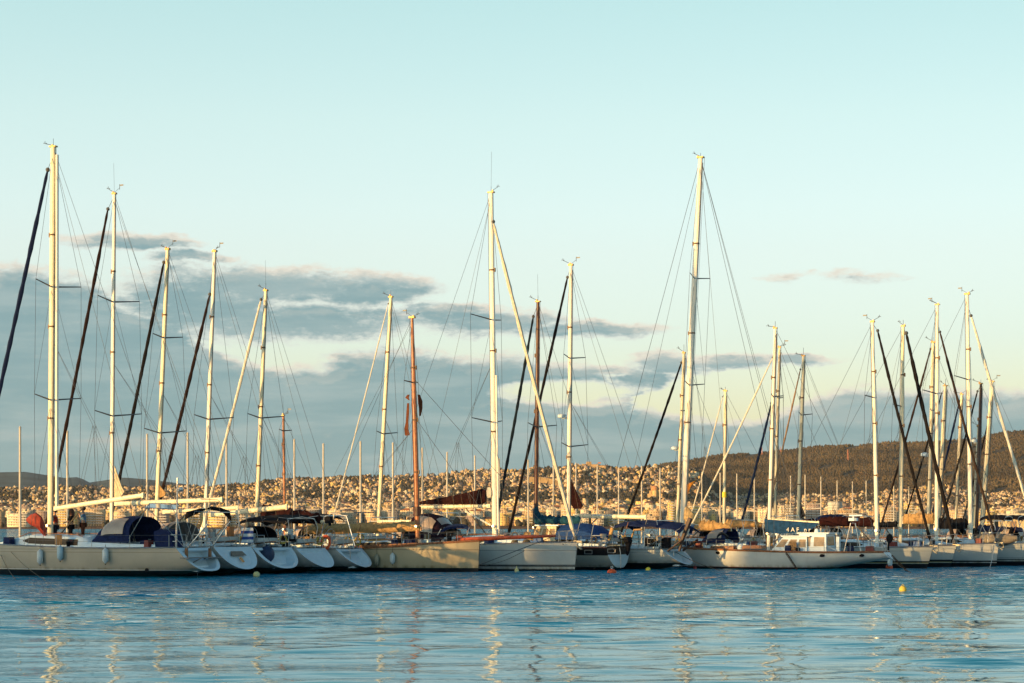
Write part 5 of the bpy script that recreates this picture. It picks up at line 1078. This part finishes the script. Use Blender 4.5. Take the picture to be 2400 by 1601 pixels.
def block(u0, u1, vt, cn, fl, lab, name='flat_roofed_block', bands=True, Yb=None):
    Y = Yb or rng.uniform(2330, 2420); z0 = float(tz(np.float64((u0+u1)/2), np.float64((Y-Y0s)/YD))); h_ = H+(VH-vt)*Y/F-z0; w = (u1-u0)*Y/F
    kf = rng.uniform(.92, 1.08); c_ = tuple(q*kf for q in PD[cn]); nb = int(h_/3)-1 if bands else 0
    return thing_building(name, 'building', ((u0+u1)/2-1200)*Y/F, Y, z0, w*.96, 15, h_, rng.uniform(-.12, .06), c_, None, lab, 'blocks along the far waterfront', min(nb, 12))
for (u0, u1, vt, cn, fl) in LAND:
    OCC.append((u0, u1)); block(u0, u1, vt, cn, fl, f'large {cn} {fl}-storey waterfront block, {zone((u0+u1)/2)}')
u = -110
while u < 2500:
    wd = rng.uniform(16, 38)
    if not any(u < b and u+wd > a for a, b in OCC):
        cn = rng.choice(['cream', 'cream', 'white', 'sand-coloured', 'yellow', 'salmon', 'grey']); vt = rng.uniform(1203, 1220)
        if 640 < u < 1700: vt = rng.uniform(1212, 1226)
        block(u, u+wd, vt, cn, 6, f'mid-size {cn} block on the waterfront, {zone(u)}', bands=vt < 1216, Yb=rng.uniform(2430, 2560))
    u += wd*rng.uniform(.75, 1.1)
# round glazed tower
def wc(u, v, Y): return W3(u, v, Y)
root = empty('round_tower', (W3(1957, 1237, 2500).x, 2500, 2), 0, 'round pale multi-storey tower on the far waterfront right of the ketch mast', 'building')
m = MB(); m.tube([(0, 0, 0), (0, 0, 32)], 9, 24); m.build('wall', mat('tower_grey', (.42, .42, .38), .7), root, ang=50)
for k in range(9): m = MB(); m.tube([(0, 0, 2+3.3*k), (0, 0, 3.3+3.3*k)], 9.6, 24); m.build('balcony', mat('balcony_pale', (.66, .62, .55), .8), root, ang=50)
# warehouse at the right edge
root = empty('warehouse', (W3(2385, 1237, 1500).x, 1500, 0), -.15, 'big yellow waterfront warehouse with pale flat roof at the right edge', 'warehouse')
m = MB(); m.box((0, 0, 5), (26, 24, 11.5)); m.build('wall', mat('warehouse_yellow', (.62, .46, .24), .8, 0, .12, .3), root, smooth=False)
m = MB(); m.box((0, 0, 11.6), (27.5, 25.5, 1.6)); m.build('roof', mat('warehouse_roof', (.60, .54, .42), .7), root, smooth=False)
m = MB(); m.box((-4, -12.06, 4), (4, .3, 5)); m.build('door', mat('warehouse_door', (.35, .22, .12), .8), root, smooth=False)
# fortress on the crest
STN = mat('fortress_stone', (.50, .34, .17), .9, 0, .25, .1)
fY = 4750; cz = float(tz(np.float64(1380), np.float64(.98)))
root = empty('fortress', ((1385-1200)*fY/F, fY, cz), 0, 'old stone fortress with square towers on the hilltop skyline', 'fortress')
pxm = F/fY
for nm, (u0, u1, vt, vb, dp) in (('wall', (1342, 1362, 1090, 1102, 14)), ('tower', (1363, 1373, 1088, 1102, 12)), ('tower', (1374, 1386, 1083, 1100, 12)), ('wall', (1386, 1402, 1089, 1102, 12)), ('tower', (1352, 1357, 1088, 1100, 9)), ('wall', (1402, 1420, 1092, 1104, 10)), ('tower', (1430, 1436, 1095, 1104, 8))):
    m = MB(); zt = H+(VH-vt)*fY/F-cz; zb = H+(VH-vb)*fY/F-cz-8; m.box((((u0+u1)/2-1385)/pxm, 0, (zt+zb)/2), ((u1-u0)/pxm, dp, zt-zb))
    n_ = max(2, int((u1-u0)/pxm/3))
    for k in range(n_): m.box(((u0-1385)/pxm+(k+.5)*(u1-u0)/pxm/n_, -dp/2+.6, zt+.6), (1.4, 1.1, 1.4))
    m.build(nm, STN, root, smooth=False)
m = MB(); m.box(((1405-1385)/pxm, 3, H+(VH-1085)*fY/F-cz), (7, 8, 3)); m.build('pavilion', mat('pavilion_pink', (.5, .22, .13), .8), root, smooth=False)
for (u0, u1, vt) in ((1443, 1452, 1097), (1457, 1466, 1095), (1472, 1478, 1097)):
    root = empty('stone_tower', (((u0+u1)/2-1200)*4740/F, 4740, float(tz(np.float64(u0), np.float64(.97)))), 0, 'small orange stone tower on the skyline right of the fortress', 'tower', 'stone towers right of the fortress')
    hh = H+(VH-vt)*4740/F-root.location.z; m = MB(); m.box((0, 0, hh/2-3), ((u1-u0)*4740/F, 8, hh+6)); m.build('wall', STN, root, smooth=False)
    m = MB(); [m.box((q*3, -3.5, hh+.6), (1.5, 1, 1.2)) for q in (-1, 0, 1)]; m.build('battlement', STN, root, smooth=False)
# ancient town wall running over the hill
m = MB(); pts = [(1235, 1117), (1260, 1119), (1285, 1121), (1300, 1125), (1318, 1131)]
for (ua, va), (ub, vb_) in zip(pts, pts[1:]):
    Yw = 3900; A_, B_ = W3(ua, va, Yw), W3(ub, vb_, Yw); mid = (A_+B_)/2; m.box((mid.x, mid.y, mid.z-5), ((B_-A_).length+1, 3, 10), 0, -math.atan2(B_.z-A_.z, B_.x-A_.x))
tag(m.build('city_wall', STN, smooth=False), 'long stone city wall descending the hillside below the skyline', 'wall')
# church with dome among trees
cY = 3300; t_ = (cY-Y0s)/YD; p = W3(1535, 1167, cY)
root = empty('church', p, 0, 'domed stone church standing above the dark hillside trees', 'church')
m = MB(); m.box((0, 4, 4), (17, 16, 16)); m.box((-8, 0, 1), (8, 10, 12)); m.box((8, 0, 1), (8, 10, 12)); m.build('nave', mat('church_stone', (.62, .42, .20), .85), root, smooth=False)
m = MB(); m.tube([(0, 2, 12), (0, 2, 15)], 6.5, 14); m.ball((0, 2, 15), 6.8, 16, 10, (1, 1, .85)); m.build('dome', mat('dome_tile', (.50, .25, .12), .8), root)
m = MB(); m.tube([(0, -4.6, 0), (0, -4.6, 9)], 4.2, 12); m.ball((0, -4.6, 9), 4.2, 12, 8); m.build('apse', MATS['church_stone'], root)
# lattice masts on the forested ridge
for i, (u_, vt, vb_, lab) in enumerate(((1786, 1049, 1066, 'tiny lattice radio mast on the forested ridge'), (1829, 1047, 1064, 'taller tiny radio mast on the forested ridge, right of the first'), (1987, 1053, 1075, 'red and white radio mast on the forested slope'))):
    Y = 7100 if i < 2 else 6300; A_ = W3(u_, vb_, Y); m = MB(); hh = (vb_-vt)*Y/F
    for sx, sy in ((-1, -1), (1, -1), (1, 1), (-1, 1)): m.tube([(sx*2, sy*2, -5), (sx*.5, sy*.5, hh)], .35, 4)
    for k in range(6): z = hh*k/6; w_ = 2-1.5*k/6; [m.tube([(-w_, s_*w_, z), (w_-.2, s_*w_, z+hh/6)], .25, 3) for s_ in (-1, 1)]
    o = m.build('radio_mast', mat('mast_red', (.45, .16, .10), .7)); o.location = A_; tag(o, lab, 'radio mast')

# trees: the hill forest and the town's trees
def tree_mass(name, items, m_, label, seed):
    rr = np.random.RandomState(seed); n = len(items); A_ = np.array(items)   # x y z r h
    ang = np.linspace(0, 2*math.pi, 6)[:-1]; VV = []; FF = []; lv = [(0, .15, .75), (.35, .5, 1.0), (.7, .8, .62), (1.0, 1.0, .08)]
    K = 5; rad = []
    base = np.zeros((n, 4*K, 3))
    for li, (_, zf, rf) in enumerate(lv):
        for k in range(K):
            a = ang[k]+rr.uniform(-.4, .4, n); q = rr.uniform(.65, 1.25, n)
            base[:, li*K+k, 0] = A_[:, 0]+np.cos(a)*A_[:, 3]*rf*q; base[:, li*K+k, 1] = A_[:, 1]+np.sin(a)*A_[:, 3]*rf*q; base[:, li*K+k, 2] = A_[:, 2]+A_[:, 4]*zf*rr.uniform(.85, 1.1, n)
    f1 = []
    for li in range(3):
        for k in range(K): k2 = (k+1) % K; f1.append([li*K+k, li*K+k2, (li+1)*K+k2, (li+1)*K+k])
    f1 = np.array(f1); fa_ = (np.arange(n)[:, None, None]*4*K+f1[None]).reshape(-1, 4)
    big = .55+.45*(np.sin(A_[:, 0]/140.+np.sin(A_[:, 1]/170.)*2)+np.sin(A_[:, 1]/110.+A_[:, 0]/260.)+2)/2; c = (rr.uniform(.75, 1.2, n)*(big if name == 'forest' else 1))[:, None]*np.array([[1, 1, 1]])*np.where(rr.rand(n)[:, None] < .2, [[1.15, 1.0, .85]], [[1, 1, 1]]); cc = np.repeat(c, len(f1), 0)
    o = np_mesh(name, base.reshape(-1, 3), fa_, m_, cc, False); tag(o, label, 'trees', kind='stuff'); return o
def leafmat(name, col):
    m = bpy.data.materials.new(name); m.use_nodes = True; q = NG(m.node_tree); b = m.node_tree.nodes['Principled BSDF']
    at_ = q.n('ShaderNodeVertexColor'); at_.layer_name = 'Col'; n = q.noise(q.n('ShaderNodeNewGeometry').outputs['Position'], .25, 3, .6)
    q.set(b.inputs['Base Color'], q.mix(1.0, q.mix(q.mr(n, .3, .7), tuple(x*.6 for x in col)+(1,), tuple(x*1.3 for x in col)+(1,)), at_.outputs[0], 'MULTIPLY')); b.inputs['Roughness'].default_value = .9; return m
rr = np.random.RandomState(21); it = []
for k in range(38000):
    u_ = rr.uniform(1400, 2520); t_ = rr.rand()**1.0
    if math.sin(u_/37.+t_*11)+math.sin(u_/19.-t_*23) > 1.55: continue
    Y = FY0+FYD*t_; it.append(((u_-1200)*Y/F, Y, float(fz(np.float64(u_), np.float64(t_)))-2, rr.uniform(2.6, 4.8), rr.uniform(6, 12)))
tree_mass('forest', it, leafmat('pine_forest', (.088, .062, .029)), 'brown-green pine forest covering the hill at the right', 4)
it = []
for (u_, t_) in TR:
    for j in range(2):
        t2 = min(1, max(.01, t_+rr.uniform(-.02, .02))); u2 = u_+rr.uniform(-9, 9); Y = Y0s+YD*t2; it.append(((u2-1200)*Y/F, Y, float(tz(np.float64(u2), np.float64(t2)))-1, rr.uniform(3.5, 6.5), rr.uniform(7, 12)))
for k in range(1400):
    u2 = rr.uniform(-120, 2520); t2 = rr.rand(); Y = Y0s+YD*t2; it.append(((u2-1200)*Y/F, Y, float(tz(np.float64(u2), np.float64(t2)))-1, rr.uniform(2.5, 4.5), rr.uniform(5, 10)))
for u2 in np.concatenate([np.arange(690, 850, 1.6), np.arange(1400, 1445, 1.5)]):
    Y = Y0s+YD*.995; it.append(((u2-1200)*Y/F, Y, float(tz(np.float64(u2), np.float64(.995)))-1, rr.uniform(4, 6), rr.uniform(7, 11)))
tree_mass('town_trees', it, leafmat('town_foliage', (.060, .050, .030)), 'dark trees scattered between the houses of the far town', 5)

# ------------------------------------------------------------------ behind the camera: quay, and thin unseen blocks added to cast shade on the hulls
m = MB(); m.box((0, -162, .2), (900, 320, 1.4)); tag(m.build('quay', mat('quay_stone', (.30, .28, .25), .8, 0, .2, .4)), kind='structure')
slope = math.atan(.36)
m = MB(); m.box((-175, 10, .18), (200, 75, 1.38)); tag(m.build('mole', MATS['quay_stone'], smooth=False), kind='structure')
for k in range(12):
    s_ = (k-5.5)*13.5; hh = 26.25+.105*k+.7*math.sin(k*2.1)+.45*math.sin(k*5.3)
    thing_building('flat_roofed_block', 'building', -160+s_*math.cos(slope), -5+s_*math.sin(slope), .9, 13.4, 4, hh-.9-.9, slope, PAL[k % 4][0], None, 'thin unseen block added behind the camera to shade the hulls', 'unseen shade blocks behind the camera')

# ------------------------------------------------------------------ sea air
m = MB(); m.box((0, 8100, 268), (30000, 16700, 540)); hz = m.build('haze', None, smooth=False)
hm_ = bpy.data.materials.new('haze'); hm_.use_nodes = True; t_ = hm_.node_tree; t_.nodes.clear()
pv = t_.nodes.new('ShaderNodeVolumePrincipled'); pv.inputs['Color'].default_value = (.80, .92, 1, 1); pv.inputs['Density'].default_value = 1.1e-5; pv.inputs['Anisotropy'].default_value = 0
oo = t_.nodes.new('ShaderNodeOutputMaterial'); t_.links.new(pv.outputs[0], oo.inputs['Volume']); hz.data.materials.append(hm_); tag(hz, kind='stuff')
